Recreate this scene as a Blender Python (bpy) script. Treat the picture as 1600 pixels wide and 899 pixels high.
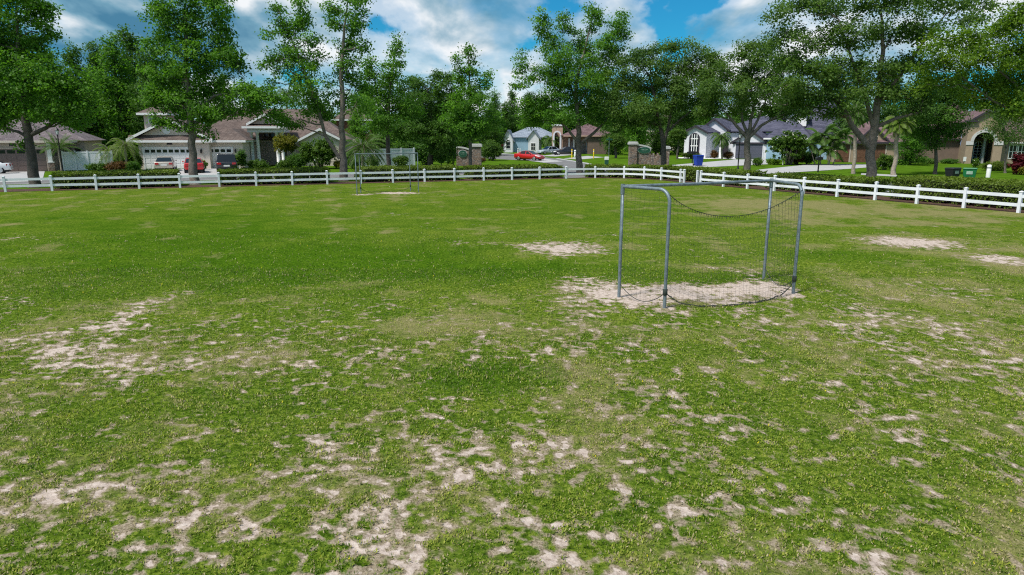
import bpy, bmesh, math, random
import numpy as np
from mathutils import Vector, Matrix

for o in list(bpy.data.objects):
    bpy.data.objects.remove(o, do_unlink=True)
SC = bpy.context.scene
COL = SC.collection
R = math.radians
random.seed(7)
rng = np.random.default_rng(11)

# ------------------------------------------------------------------ camera
FPX, CX, CY, CAMH, PITCH = 1067.0, 800.0, 449.5, 3.5, R(12.55)
cam = bpy.data.cameras.new('camera')
cam.sensor_width = 36.0
cam.lens = 36.0 * FPX / 1600.0
cam.clip_start = 0.1
cam.clip_end = 6000.0
camo = bpy.data.objects.new('camera', cam)
COL.objects.link(camo)
camo.location = (0, 0, CAMH)
camo.rotation_euler = (R(90) - PITCH, 0, 0)
SC.camera = camo

# ------------------------------------------------------------------ light
SUN_EL, SUN_AZ = R(57), R(232)          # azimuth clockwise from +Y: behind and to the left of the camera
sd = Vector((math.sin(SUN_AZ) * math.cos(SUN_EL), math.cos(SUN_AZ) * math.cos(SUN_EL), math.sin(SUN_EL)))
sun = bpy.data.lights.new('sun', 'SUN')
sun.energy = 3.2
sun.angle = R(9.0)
sun.color = (1.0, 0.955, 0.89)
suno = bpy.data.objects.new('sun', sun)
COL.objects.link(suno)
suno.rotation_euler = (-sd).to_track_quat('-Z', 'Y').to_euler()
suno.location = (-60, -60, 90)

SC.view_settings.view_transform = 'Standard'
SC.view_settings.look = 'None'
SC.view_settings.exposure = 0.55
SC.view_settings.gamma = 1.0
SC.view_settings.use_curve_mapping = False

W = bpy.data.worlds.new('World')
SC.world = W
W.use_nodes = True
nt = W.node_tree
nt.nodes.clear()
def N(tree, kind, **kw):
    n = tree.nodes.new(kind)
    for k, v in kw.items():
        if k.startswith('_'):
            setattr(n, k[1:], v)
        else:
            n.inputs[k.replace('_', ' ') if k.replace('_', ' ') in n.inputs else k].default_value = v
    return n
def math_(tree, op, a, b=None, c=None, clamp=False):
    n = tree.nodes.new('ShaderNodeMath')
    n.operation = op
    n.use_clamp = clamp
    for i, v in enumerate((a, b, c)):
        if v is None:
            continue
        if isinstance(v, (int, float)):
            n.inputs[i].default_value = v
        else:
            tree.links.new(v, n.inputs[i])
    return n.outputs[0]
def mixc(tree, fac, a, b, mode='MIX'):
    n = tree.nodes.new('ShaderNodeMix')
    n.data_type = 'RGBA'
    n.blend_type = mode
    for sock, v in ((n.inputs[0], fac), (n.inputs[6], a), (n.inputs[7], b)):
        if isinstance(v, (int, float)):
            sock.default_value = v
        elif isinstance(v, (tuple, list)):
            sock.default_value = tuple(v) + ((1.0,) if len(v) == 3 else ())
        else:
            tree.links.new(v, sock)
    return n.outputs[2]
def ramp(tree, fac, stops, interp='LINEAR'):
    n = tree.nodes.new('ShaderNodeValToRGB')
    n.color_ramp.interpolation = interp
    e = n.color_ramp.elements
    while len(e) < len(stops):
        e.new(0.5)
    for el, (p, c) in zip(e, stops):
        el.position = p
        el.color = tuple(c) + (1.0,) if len(c) == 3 else tuple(c)
    tree.links.new(fac, n.inputs[0])
    return n.outputs[0]

sky = nt.nodes.new('ShaderNodeTexSky')
sky.sky_type = 'NISHITA'
sky.sun_disc = False
sky.sun_elevation = SUN_EL
sky.sun_rotation = SUN_AZ
sky.air_density = 1.0
sky.dust_density = 0.3
sky.ozone_density = 3.0
tc = nt.nodes.new('ShaderNodeTexCoord')
sx = nt.nodes.new('ShaderNodeSeparateXYZ')
nt.links.new(tc.outputs['Generated'], sx.inputs[0])
zc = math_(nt, 'MAXIMUM', sx.outputs[2], 0.0)
zz = math_(nt, 'ADD', zc, 0.30)
ux = math_(nt, 'DIVIDE', sx.outputs[0], zz)
uy = math_(nt, 'MULTIPLY', math_(nt, 'DIVIDE', sx.outputs[1], zz), 0.62)
cv = nt.nodes.new('ShaderNodeCombineXYZ')
nt.links.new(ux, cv.inputs[0]); nt.links.new(uy, cv.inputs[1])
cv.inputs[2].default_value = 3.1
SKY_A, SKY_B = (1.1, 5.68, 8.0), (0.7, 2.48, 9.0)
def sky_noise(off, sc, det, ro, dist):
    v = nt.nodes.new('ShaderNodeVectorMath'); v.operation = 'ADD'; v.inputs[1].default_value = off
    nt.links.new(cv.outputs[0], v.inputs[0])
    n = N(nt, 'ShaderNodeTexNoise', Scale=sc, Detail=det, Roughness=ro, Distortion=dist)
    nt.links.new(v.outputs[0], n.inputs['Vector'])
    return n.outputs[0]
n1 = sky_noise(SKY_A, 1.35, 9.0, 0.55, 0.1)                       # where cloud is
n2 = sky_noise(SKY_B, 1.5, 3.0, 0.5, 0.1)                         # thick grey undersides against lit tops
n3 = sky_noise((5.1, 8.8, 2.0), 4.6, 6.0, 0.52, 0.25)               # billows
cover = ramp(nt, n1, [(0.425, (0, 0, 0)), (0.465, (0.55, 0.55, 0.55)), (0.525, (1, 1, 1))], 'EASE')
lit = math_(nt, 'ADD', math_(nt, 'ADD', math_(nt, 'MULTIPLY', n2, 0.48), 0.125), math_(nt, 'ADD', math_(nt, 'MULTIPLY', math_(nt, 'SUBTRACT', math_(nt, 'MULTIPLY', n3, 1.5), 0.25), 0.46), math_(nt, 'MULTIPLY', math_(nt, 'SUBTRACT', 0.56, n1), 0.7)))
shade = ramp(nt, lit, [(0.45, (0.050, 0.155, 0.25)), (0.53, (0.125, 0.255, 0.345)), (0.60, (0.29, 0.39, 0.46)), (0.69, (0.62, 0.64, 0.66))])
skyc = mixc(nt, 1.0, sky.outputs[0], (0.0085, 0.053, 0.071), 'MULTIPLY')      # nishita x strength, leaning to the photo's cyan
allc = mixc(nt, cover, skyc, shade)
bg = nt.nodes.new('ShaderNodeBackground')
bg.inputs[1].default_value = 1.0
wo = nt.nodes.new('ShaderNodeOutputWorld')
nt.links.new(allc, bg.inputs[0])
nt.links.new(bg.outputs[0], wo.inputs[0])
SC.cycles.use_denoising = False
SC.cycles.filter_width = 1.15
SC.cycles.sample_clamp_indirect = 4.0
SC.cycles.max_bounces = 6
SC.cycles.transparent_max_bounces = 8

# ------------------------------------------------------------------ projection: a pixel of the photo (1600 wide) to a place
cP, sP = math.cos(PITCH), math.sin(PITCH)
def ray(px, py):
    a, b = (px - CX) / FPX, -(py - CY) / FPX
    return Vector((a, cP + b * sP, -sP + b * cP))
def G(px, py, z=0.0):
    d = ray(px, py)
    t = (z - CAMH) / d.z
    return Vector((d.x * t, d.y * t, z))
def at(px, py, Y):
    d = ray(px, py)
    t = Y / d.y
    return Vector((d.x * t, Y, CAMH + d.z * t))
def project(p):
    q = p.z - CAMH
    f = p.y * cP - q * sP
    u = p.y * sP + q * cP
    return CX + FPX * p.x / f, CY - FPX * u / f

# ------------------------------------------------------------------ objects and mesh building
def tag(o, label=None, cat=None, group=None, kind=None):
    if label: o['label'] = label
    if cat: o['category'] = cat
    if group: o['group'] = group
    if kind: o['kind'] = kind
    return o
def empty(name, loc, label=None, cat=None, group=None, rz=0.0):
    o = bpy.data.objects.new(name, None)
    o.empty_display_size = 0.3
    COL.objects.link(o)
    o.location = loc
    o.rotation_euler.z = rz
    return tag(o, label, cat, group)
def origin_of(o):
    v = Vector((0, 0, 0))
    while o is not None:
        v += o.location
        o = o.parent
    return v
def link_mesh(name, me, mats, parent=None):
    for m in (mats if isinstance(mats, (list, tuple)) else [mats]):
        me.materials.append(m)
    o = bpy.data.objects.new(name, me)
    COL.objects.link(o)
    if parent is not None:
        o.parent = parent
    return o
def copy_tree(o, parent=None):
    c = o.copy()
    COL.objects.link(c)
    c.parent = parent
    for ch in o.children:
        copy_tree(ch, c)
    return c

class MB:
    def __init__(self):
        self.v, self.f, self.m, self.s = [], [], [], []
    def add(self, verts, faces, mi=0, smooth=False):
        b = len(self.v)
        self.v += [tuple(p) for p in verts]
        for f in faces:
            self.f.append(tuple(i + b for i in f)); self.m.append(mi); self.s.append(smooth)
    def hexa(self, p, mi=0):            # 8 corners: bottom ring then top ring
        self.add(p, [(3, 2, 1, 0), (4, 5, 6, 7), (0, 1, 5, 4), (1, 2, 6, 5), (2, 3, 7, 6), (3, 0, 4, 7)], mi)
    def box(self, a, b, mi=0, bev=0.0):
        x0, y0, z0 = a; x1, y1, z1 = b
        self.hexa([(x0, y0, z0), (x1, y0, z0), (x1, y1, z0), (x0, y1, z0), (x0, y0, z1), (x1, y0, z1), (x1, y1, z1), (x0, y1, z1)], mi)
    def tube(self, pts, rad, n=8, mi=0, cap=True, smooth=True):
        pts = [Vector(p) for p in pts]
        if not isinstance(rad, (list, tuple)):
            rad = [rad] * len(pts)
        ring, prev = [], None
        for i, p in enumerate(pts):
            t = (pts[min(i + 1, len(pts) - 1)] - pts[max(i - 1, 0)])
            t = t.normalized() if t.length > 1e-9 else Vector((0, 0, 1))
            if prev is None:
                a = t.orthogonal().normalized()
            else:
                a = (prev - t * prev.dot(t))
                a = a.normalized() if a.length > 1e-6 else t.orthogonal().normalized()
            prev = a
            b = t.cross(a)
            ring.append([p + (a * math.cos(2 * math.pi * k / n) + b * math.sin(2 * math.pi * k / n)) * rad[i] for k in range(n)])
        verts = [v for r in ring for v in r]
        faces = []
        for i in range(len(pts) - 1):
            for k in range(n):
                k2 = (k + 1) % n
                faces.append((i * n + k, i * n + k2, (i + 1) * n + k2, (i + 1) * n + k))
        self.add(verts, faces, mi, smooth)
        if cap:
            self.add(ring[0], [tuple(range(n))[::-1]], mi)
            self.add(ring[-1], [tuple(range(n))], mi)
    def prism(self, poly, off, mi=0):   # polygon of points swept by a vector
        off = Vector(off); n = len(poly)
        a = [Vector(p) for p in poly]; b = [p + off for p in a]
        fs = [tuple(range(n))[::-1], tuple(range(n, 2 * n))] + [(i, (i + 1) % n, n + (i + 1) % n, n + i) for i in range(n)]
        self.add(a + b, fs, mi)
    def lathe(self, c, prof, n=16, mi=0, smooth=True):
        c = Vector(c); verts, faces = [], []
        for r, z in prof:
            verts += [c + Vector((r * math.cos(2 * math.pi * k / n), r * math.sin(2 * math.pi * k / n), z)) for k in range(n)]
        for i in range(len(prof) - 1):
            for k in range(n):
                k2 = (k + 1) % n
                faces.append((i * n + k, i * n + k2, (i + 1) * n + k2, (i + 1) * n + k))
        self.add(verts, faces, mi, smooth)
        self.add(verts[:n], [tuple(range(n))[::-1]], mi)
        self.add(verts[-n:], [tuple(range(n))], mi)
    def build(self, name, mats, parent=None, bevel=0.0):
        org = origin_of(parent)
        me = bpy.data.meshes.new(name)
        me.from_pydata([(x - org.x, y - org.y, z - org.z) for x, y, z in self.v], [], self.f)
        me.polygons.foreach_set('material_index', self.m)
        me.polygons.foreach_set('use_smooth', self.s)
        bm = bmesh.new(); bm.from_mesh(me)
        bmesh.ops.recalc_face_normals(bm, faces=bm.faces)
        bm.to_mesh(me); bm.free()
        me.update()
        o = link_mesh(name, me, mats, parent)
        if bevel > 0:
            md = o.modifiers.new('bevel', 'BEVEL'); md.width = bevel; md.segments = 2; md.limit_method = 'ANGLE'
        return o

# ------------------------------------------------------------------ materials
M = {}
def mat(name, col, rough=0.7, var=0.18, scale=2.5, bump=0.0, bscale=20.0, metallic=0.0, spec=0.35, coord='Object', dirt=0.0):
    m = bpy.data.materials.new(name); m.use_nodes = True
    t = m.node_tree; b = t.nodes['Principled BSDF']
    co = t.nodes.new('ShaderNodeTexCoord')
    n = N(t, 'ShaderNodeTexNoise', Scale=scale, Detail=6.0, Roughness=0.6)
    t.links.new(co.outputs[coord], n.inputs['Vector'])
    lo = tuple(c * (1 - var) for c in col); hi = tuple(min(1, c * (1 + var)) for c in col)
    c = ramp(t, n.outputs[0], [(0.3, lo), (0.7, hi)])
    if dirt:
        n2 = N(t, 'ShaderNodeTexNoise', Scale=scale * 4.3, Detail=8.0, Roughness=0.7)
        t.links.new(co.outputs[coord], n2.inputs['Vector'])
        f = ramp(t, n2.outputs[0], [(0.52, (0, 0, 0)), (0.72, (dirt, dirt, dirt))])
        c = mixc(t, f, c, tuple(x * 0.35 for x in col))
    t.links.new(c, b.inputs['Base Color'])
    b.inputs['Roughness'].default_value = rough
    b.inputs['Metallic'].default_value = metallic
    b.inputs['Specular IOR Level'].default_value = spec
    if bump:
        nb = N(t, 'ShaderNodeTexNoise', Scale=bscale, Detail=5.0, Roughness=0.65)
        t.links.new(co.outputs[coord], nb.inputs['Vector'])
        bp = N(t, 'ShaderNodeBump', Strength=bump, Distance=0.05)
        t.links.new(nb.outputs[0], bp.inputs['Height'])
        t.links.new(bp.outputs[0], b.inputs['Normal'])
    M[name] = m
    return m
def shingle(name, a, b_):
    m = bpy.data.materials.new(name); m.use_nodes = True
    t = m.node_tree; b = t.nodes['Principled BSDF']
    co = t.nodes.new('ShaderNodeTexCoord')
    s = t.nodes.new('ShaderNodeSeparateXYZ'); t.links.new(co.outputs['Object'], s.inputs[0])
    u = math_(t, 'ADD', s.outputs[0], math_(t, 'MULTIPLY', s.outputs[1], 0.83))
    c3 = t.nodes.new('ShaderNodeCombineXYZ'); t.links.new(u, c3.inputs[0]); t.links.new(math_(t, 'MULTIPLY', s.outputs[2], 2.0), c3.inputs[1])
    br = N(t, 'ShaderNodeTexBrick', Scale=1.0, Mortar_Size=0.012, Brick_Width=0.42, Row_Height=0.26)
    br.inputs['Color1'].default_value = tuple(a) + (1,); br.inputs['Color2'].default_value = tuple(b_) + (1,)
    br.inputs['Mortar'].default_value = tuple(x * 0.35 for x in a) + (1,)
    t.links.new(c3.outputs[0], br.inputs['Vector'])
    n = N(t, 'ShaderNodeTexNoise', Scale=1.1, Detail=7.0, Roughness=0.7); t.links.new(co.outputs['Object'], n.inputs['Vector'])
    c = mixc(t, 1.0, br.outputs[0], ramp(t, n.outputs[0], [(0.3, (0.72, 0.72, 0.74)), (0.7, (1.2, 1.18, 1.15))]), 'MULTIPLY')
    t.links.new(c, b.inputs['Base Color']); b.inputs['Roughness'].default_value = 0.9; b.inputs['Specular IOR Level'].default_value = 0.2
    M[name] = m
def stone(name, cols, scale=3.2):
    m = bpy.data.materials.new(name); m.use_nodes = True
    t = m.node_tree; b = t.nodes['Principled BSDF']
    co = t.nodes.new('ShaderNodeTexCoord')
    mp = N(t, 'ShaderNodeMapping'); mp.inputs['Scale'].default_value = (1, 1, 1.8); t.links.new(co.outputs['Object'], mp.inputs[0])
    v = N(t, 'ShaderNodeTexVoronoi', Scale=scale); t.links.new(mp.outputs[0], v.inputs['Vector'])
    e = N(t, 'ShaderNodeTexVoronoi', Scale=scale); e.feature = 'DISTANCE_TO_EDGE'; t.links.new(mp.outputs[0], e.inputs['Vector'])
    s = t.nodes.new('ShaderNodeSeparateColor'); t.links.new(v.outputs['Color'], s.inputs[0])
    c = ramp(t, s.outputs[0], [(i / (len(cols) - 1), c_) for i, c_ in enumerate(cols)])
    j = ramp(t, e.outputs[0], [(0.02, (0.3, 0.28, 0.26)), (0.07, (1, 1, 1))])
    t.links.new(mixc(t, 1.0, c, j, 'MULTIPLY'), b.inputs['Base Color']); b.inputs['Roughness'].default_value = 0.9
    bp = N(t, 'ShaderNodeBump', Strength=0.6, Distance=0.05); t.links.new(e.outputs[0], bp.inputs['Height']); t.links.new(bp.outputs[0], b.inputs['Normal'])
    M[name] = m
def glossy(name, col, rough=0.25, metallic=0.0, coat=0.0):
    m = mat(name, col, rough, var=0.06, scale=1.5, metallic=metallic, spec=0.5)
    m.node_tree.nodes['Principled BSDF'].inputs['Coat Weight'].default_value = coat
    m.node_tree.nodes['Principled BSDF'].inputs['Coat Roughness'].default_value = 0.08
    return m
def leafmat(name, dark, light, trans=0.35, gloss=0.25):
    """leaf colour varies leaf by leaf through the 'tint' attribute (0..1)"""
    m = bpy.data.materials.new(name); m.use_nodes = True
    t = m.node_tree; t.nodes.clear()
    a = t.nodes.new('ShaderNodeAttribute'); a.attribute_name = 'tint'
    c = ramp(t, a.outputs['Fac'], [(0.0, dark), (1.0, light)])
    d = t.nodes.new('ShaderNodeBsdfPrincipled'); d.inputs['Roughness'].default_value = 0.55; d.inputs['Specular IOR Level'].default_value = gloss
    t.links.new(c, d.inputs['Base Color'])
    tr = t.nodes.new('ShaderNodeBsdfTranslucent')
    t.links.new(mixc(t, 1.0, c, (1.1, 1.25, 0.5), 'MULTIPLY'), tr.inputs[0])
    mx = t.nodes.new('ShaderNodeMixShader'); mx.inputs[0].default_value = trans
    t.links.new(d.outputs[0], mx.inputs[1]); t.links.new(tr.outputs[0], mx.inputs[2])
    o = t.nodes.new('ShaderNodeOutputMaterial'); t.links.new(mx.outputs[0], o.inputs[0])
    M[name] = m

mat('white_vinyl', (0.75, 0.765, 0.82), 0.4, var=0.09, scale=1.1, dirt=0.13)
mat('galvanized', (0.19, 0.235, 0.262), 0.5, var=0.35, scale=9, metallic=0.35, dirt=0.6)
mat('net_cord', (0.035, 0.045, 0.04), 0.8)
mat('bark_grey', (0.17, 0.145, 0.125), 0.9, var=0.45, scale=3.5, bump=0.8, bscale=14)
mat('bark_dark', (0.10, 0.085, 0.075), 0.9, var=0.45, scale=3.5, bump=0.8, bscale=14)
mat('palm_bark', (0.33, 0.28, 0.23), 0.9, var=0.3, scale=6, bump=0.6, bscale=12)
mat('mulch', (0.085, 0.045, 0.032), 0.95, var=0.55, scale=7, bump=0.9, bscale=22)
mat('concrete', (0.40, 0.39, 0.385), 0.85, var=0.13, scale=0.7, bump=0.15, bscale=30, dirt=0.12)
mat('asphalt', (0.17, 0.165, 0.165), 0.85, var=0.18, scale=0.6, bump=0.2, bscale=60)
mat('lawn', (0.070, 0.140, 0.010), 0.95, var=0.35, scale=0.8, bump=0.8, bscale=9, dirt=0.25, spec=0.0)
mat('white_paint', (0.78, 0.78, 0.77), 0.5, var=0.04)
mat('cream_stucco', (0.63, 0.54, 0.465), 0.85, var=0.07, bump=0.1, bscale=40)
mat('tan_stucco', (0.43, 0.355, 0.30), 0.85, var=0.08, bump=0.1, bscale=40)
mat('brown_and_shaded_stucco', (0.150, 0.108, 0.085), 0.85, var=0.12, bump=0.1, bscale=40)  # brown stucco; the dark tone also stands in for a shaded side wall
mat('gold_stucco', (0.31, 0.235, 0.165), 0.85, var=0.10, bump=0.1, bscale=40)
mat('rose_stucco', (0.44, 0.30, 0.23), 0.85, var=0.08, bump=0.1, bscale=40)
mat('grey_stucco', (0.66, 0.66, 0.70), 0.85, var=0.05, bump=0.1, bscale=40)
mat('grey_stucco_shaded', (0.42, 0.38, 0.40), 0.85, var=0.05, bump=0.1, bscale=40)  # grey stucco with shade mixed into its colour, not applied to any wall
mat('blue_stucco', (0.26, 0.40, 0.52), 0.85, var=0.06, bump=0.1, bscale=40)
mat('brick_red', (0.18, 0.07, 0.05), 0.9, var=0.25, scale=6)
shingle('shingle_taupe', (0.135, 0.110, 0.115), (0.20, 0.170, 0.178))
shingle('shingle_rust', (0.118, 0.088, 0.078), (0.175, 0.136, 0.120))
shingle('shingle_plum', (0.130, 0.080, 0.086), (0.195, 0.130, 0.135))
shingle('shingle_slate', (0.060, 0.062, 0.095), (0.12, 0.12, 0.17))
shingle('shingle_blue', (0.20, 0.24, 0.30), (0.30, 0.34, 0.40))
stone('field_stone', [(0.19, 0.125, 0.10), (0.29, 0.205, 0.165), (0.16, 0.14, 0.14), (0.33, 0.265, 0.23)], 3.4)
glossy('glass_dark', (0.012, 0.016, 0.022), 0.06)
glossy('glass_blue', (0.10, 0.16, 0.22), 0.08)
mat('door_taupe', (0.17, 0.125, 0.11), 0.6, var=0.08)
mat('door_grey', (0.33, 0.29, 0.27), 0.6, var=0.08)
mat('door_slate', (0.085, 0.09, 0.125), 0.6, var=0.08)
mat('door_wood', (0.115, 0.055, 0.032), 0.55, var=0.35, scale=5)
mat('dark_trim', (0.035, 0.03, 0.04), 0.6)
mat('black_metal', (0.012, 0.012, 0.014), 0.45)
mat('tyre', (0.014, 0.014, 0.015), 0.85)
glossy('alloy', (0.55, 0.56, 0.58), 0.3, 0.8)
glossy('paint_red', (0.50, 0.012, 0.016), 0.25, 0.0, 0.8)
glossy('paint_white', (0.74, 0.75, 0.77), 0.28, 0.0, 0.8)
glossy('paint_champagne', (0.52, 0.46, 0.39), 0.3, 0.35, 0.8)
glossy('paint_black', (0.012, 0.014, 0.022), 0.22, 0.0, 0.9)
glossy('paint_silver', (0.50, 0.56, 0.64), 0.28, 0.4, 0.8)
glossy('lamp_red', (0.42, 0.012, 0.012), 0.2, 0.0, 0.6)
glossy('lamp_clear', (0.75, 0.76, 0.78), 0.12, 0.0, 0.6)
mat('bin_blue', (0.012, 0.045, 0.33), 0.45)
mat('bin_green', (0.012, 0.15, 0.055), 0.45)
mat('bin_black', (0.016, 0.018, 0.022), 0.5)
mat('yellow_paint', (0.72, 0.50, 0.02), 0.5)
mat('sign_green', (0.018, 0.085, 0.055), 0.5)
mat('sign_letter', (0.30, 0.42, 0.34), 0.5)
mat('cap_stone', (0.50, 0.49, 0.49), 0.8, var=0.1)
mat('flag_cloth', (0.30, 0.38, 0.60), 0.8, var=0.5, scale=6)
mat('utility_green', (0.02, 0.085, 0.055), 0.5)
mat('flower_pink', (0.55, 0.30, 0.20), 0.7)
mat('white_rock', (0.70, 0.69, 0.67), 0.9, var=0.2, scale=5)
mat('terracotta', (0.36, 0.17, 0.09), 0.85)
leafmat('leaf_gum', (0.050, 0.145, 0.016), (0.165, 0.345, 0.034), .50)
leafmat('leaf_oak', (0.052, 0.118, 0.026), (0.160, 0.265, 0.050), .50)
leafmat('leaf_lime', (0.065, 0.150, 0.012), (0.200, 0.310, 0.020), .48)
leafmat('leaf_wood', (0.038, 0.100, 0.016), (0.118, 0.240, 0.034), .46)
leafmat('leaf_hedge', (0.055, 0.095, 0.012), (0.185, 0.260, 0.028))
leafmat('leaf_shrub', (0.040, 0.098, 0.012), (0.125, 0.220, 0.022))
leafmat('leaf_gold', (0.090, 0.105, 0.008), (0.240, 0.220, 0.018))
leafmat('leaf_rust', (0.080, 0.040, 0.014), (0.170, 0.088, 0.026))
leafmat('leaf_red', (0.070, 0.008, 0.014), (0.170, 0.020, 0.030))
leafmat('leaf_palm', (0.035, 0.095, 0.016), (0.120, 0.210, 0.035))
leafmat('leaf_palm_pale', (0.075, 0.140, 0.020), (0.190, 0.270, 0.040))
leafmat('bloom_white', (0.55, 0.55, 0.45), (0.85, 0.83, 0.70), 0.2)
# ------------------------------------------------------------------ noise for the field
_perm = np.random.default_rng(5).permutation(256)
_perm = np.concatenate([_perm, _perm, _perm])
_gr = np.stack([np.cos(np.arange(256) * 2.399963), np.sin(np.arange(256) * 2.399963)], 1)
def perlin(x, y):
    xi = np.floor(x).astype(np.int64); yi = np.floor(y).astype(np.int64)
    xf = x - xi; yf = y - yi
    xi &= 255; yi &= 255
    u = xf ** 3 * (xf * (xf * 6 - 15) + 10); v = yf ** 3 * (yf * (yf * 6 - 15) + 10)
    def g(ix, iy, dx, dy):
        h = _perm[_perm[ix & 255] + (iy & 255)]
        return _gr[h, 0] * dx + _gr[h, 1] * dy
    a = g(xi, yi, xf, yf); b = g(xi + 1, yi, xf - 1, yf)
    c = g(xi, yi + 1, xf, yf - 1); d = g(xi + 1, yi + 1, xf - 1, yf - 1)
    return (a + (b - a) * u) * (1 - v) + (c + (d - c) * u) * v
def fbm(x, y, oct=4, gain=0.5):
    s = np.zeros_like(x); a = 1.0; f = 1.0
    for i in range(oct):
        s += a * perlin(x * f + 17.3 * i, y * f - 9.1 * i); a *= gain; f *= 2.03
    return s
def sstep(a, b, x):
    t = np.clip((x - a) / (b - a), 0, 1)
    return t * t * (3 - 2 * t)
def blob_sum(x, y, blobs):
    s = np.zeros_like(x)
    for px, py, rx, ry, amp in blobs:
        c = G(px, py); e = G(px + rx, py); t = G(px, py - ry); b = G(px, py + ry)
        Rx = abs(e.x - c.x); Ry = abs(t.y - b.y) * 0.5
        s += amp * np.exp(-(((x - c.x) / Rx) ** 2 + ((y - c.y) / Ry) ** 2) ** 1.5)
    return s
# bare sand, seen in the photograph, as places on the ground
BARE = [(920, 450, 66, 32, .36), (985, 468, 55, 15, .38), (1100, 457, 115, 18, .52), (1190, 448, 45, 14, .45), (1240, 462, 22, 6, .40), (1040, 488, 45, 8, .30),
        (880, 388, 72, 12, .46), (735, 380, 50, 4, .26), (1412, 378, 72, 9, .44), (1562, 406, 60, 10, .40), (1500, 384, 70, 10, .16), (1160, 425, 60, 9, .22),
        (620, 302, 40, 1.8, .50), (568, 304.5, 16, 1.4, .4), (620, 335, 25, 3, .18),
        (235, 475, 40, 24, .42), (125, 525, 75, 34, .50), (95, 560, 65, 24, .44), (185, 572, 65, 24, .44), (15, 535, 45, 18, .44), (35, 470, 40, 10, .16),
        (330, 560, 120, 30, .14), (40, 372, 60, 5, .2), (830, 547, 22, 10, .40),
        (440, 690, 90, 26, .20), (330, 750, 190, 50, .24), (280, 830, 180, 55, .25), (430, 890, 90, 30, .2), (740, 720, 190, 55, .22), (700, 830, 200, 60, .25),
        (870, 700, 120, 40, .20), (900, 870, 90, 40, .28), (650, 870, 90, 40, .22), (1350, 880, 90, 30, .30), (120, 800, 120, 60, .14), (1090, 660, 80, 30, .15), (1060, 840, 50, 40, .2),
        (1330, 510, 160, 45, .15), (1480, 530, 150, 40, .17), (1560, 600, 120, 50, .17), (1250, 580, 80, 25, .16), (1450, 690, 140, 50, .10), (1200, 760, 160, 70, .10),
        (930, 620, 60, 25, .08), (560, 580, 120, 30, .08), (1380, 450, 160, 18, .12)]
LUSH = [(760, 590, 130, 26, .8), (830, 425, 170, 16, .8), (650, 400, 160, 30, .6), (1110, 435, 110, 10, .7), (300, 400, 280, 50, .65), (250, 350, 320, 32, .5), (520, 420, 200, 30, .5),
        (1330, 400, 120, 14, .4), (1250, 560, 90, 20, .25), (440, 630, 150, 26, .25), (180, 640, 180, 30, .25), (1160, 640, 120, 30, .25), (560, 700, 80, 25, .15), (850, 330, 260, 20, .3)]
DRY = [(1350, 330, 280, 20, 1.25), (1180, 318, 110, 11, 1.1), (1500, 395, 180, 34, .95), (640, 500, 260, 35, .18), (1450, 480, 260, 60, .35), (700, 560, 200, 40, .2), (500, 640, 130, 40, .25),
       (120, 380, 120, 16, .3), (1080, 560, 250, 50, .22), (300, 560, 200, 40, .3)]
def field_mask(x, y):
    wx = x + 0.10 * fbm(x / .5 + 9, y / .5, 2); wy = y + 0.10 * fbm(x / .5 - 4, y / .5 + 7, 2)
    na = fbm(x / 2.4, y / 2.4, 2); nb = fbm(x / 0.85 + 40, y / 0.75 - 12, 2)
    nc = fbm(wx / 0.24 - 7, wy / 0.20 + 3, 2); nd = fbm(x / 0.095 + 1, y / 0.09 - 2, 2)
    bare = np.clip(blob_sum(x, y, BARE), 0, .55); rich = np.clip(blob_sum(x, y, LUSH), 0, 1)
    near = sstep(17, 11, y)
    s = na * 0.10 + nb * 0.20 + nc * 0.38 + nd * 0.24 + bare * (1.05 - .72 * near) - 0.22 * rich - 0.34 + 0.145 * near
    sand = sstep(0.0, 0.10, s)
    thin = sstep(-0.26, 0.05, s)                     # straw and thatch around the bare places
    stripe = np.sin((x + 0.28 * y) * 2 * np.pi / 1.9) * sstep(16, 24, y) * sstep(6, -2, x + .15 * y)       # mower passes
    lush = rich + na * 0.5 + nb * .35 + 0.15 - bare * 0.6
    dry = blob_sum(x, y, DRY) * .58 + fbm(x / 1.9 - 30, y / 1.9 + 8, 5) * 1.05 + nc * .40 + 0.22 - .10 * sstep(14, 24, y) + thin * 0.30 - rich * .55 + .20 * stripe
    return np.clip(sand, 0, 1), np.clip(thin, 0, 1), np.clip(lush, 0, 1), np.clip(dry, 0, 1)

# ------------------------------------------------------------------ fence line on the ground
PL = [(-75, 302.6), (9, 300.4), (82, 298.7), (151, 297.0), (218, 295.4), (281.6, 293.9), (343, 292.4), (400.5, 291.0), (457, 289.7), (511.5, 288.4), (564, 287.1), (614, 285.9), (663.5, 284.7),
      (710, 283.6), (755.8, 282.5), (800, 281.5), (843, 280.4), (884.5, 279.4), (929.7, 278.6), (975, 278.8), (1006.5, 280.0), (1033, 281.9), (1063, 285.2), (1068.5, 286.0)]
PR = [(1089, 288.2), (1094.5, 288.8), (1130, 292), (1167.5, 295.3), (1209.5, 299), (1255, 303), (1307.5, 307.8), (1366.7, 313), (1432, 318.8), (1505.5, 325.3), (1591, 333), (1692, 342)]
FL = [G(*p) for p in PL]; FR = [G(*p) for p in PR]
line = FL + FR
d0 = (FL[0] - FL[4]).normalized(); d1 = (FR[-1] - FR[-5]).normalized()
line = [FL[0] + d0 * 60] + line + [FR[-1] + d1 * 45]
def offset_line(pts, off):
    out = []
    for i, p in enumerate(pts):
        a = pts[max(i - 1, 0)]; b = pts[min(i + 1, len(pts) - 1)]
        t = (b - a).normalized(); out.append(p + Vector((-t.y, t.x, 0)) * off)
    return out
smooth_line = line
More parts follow.
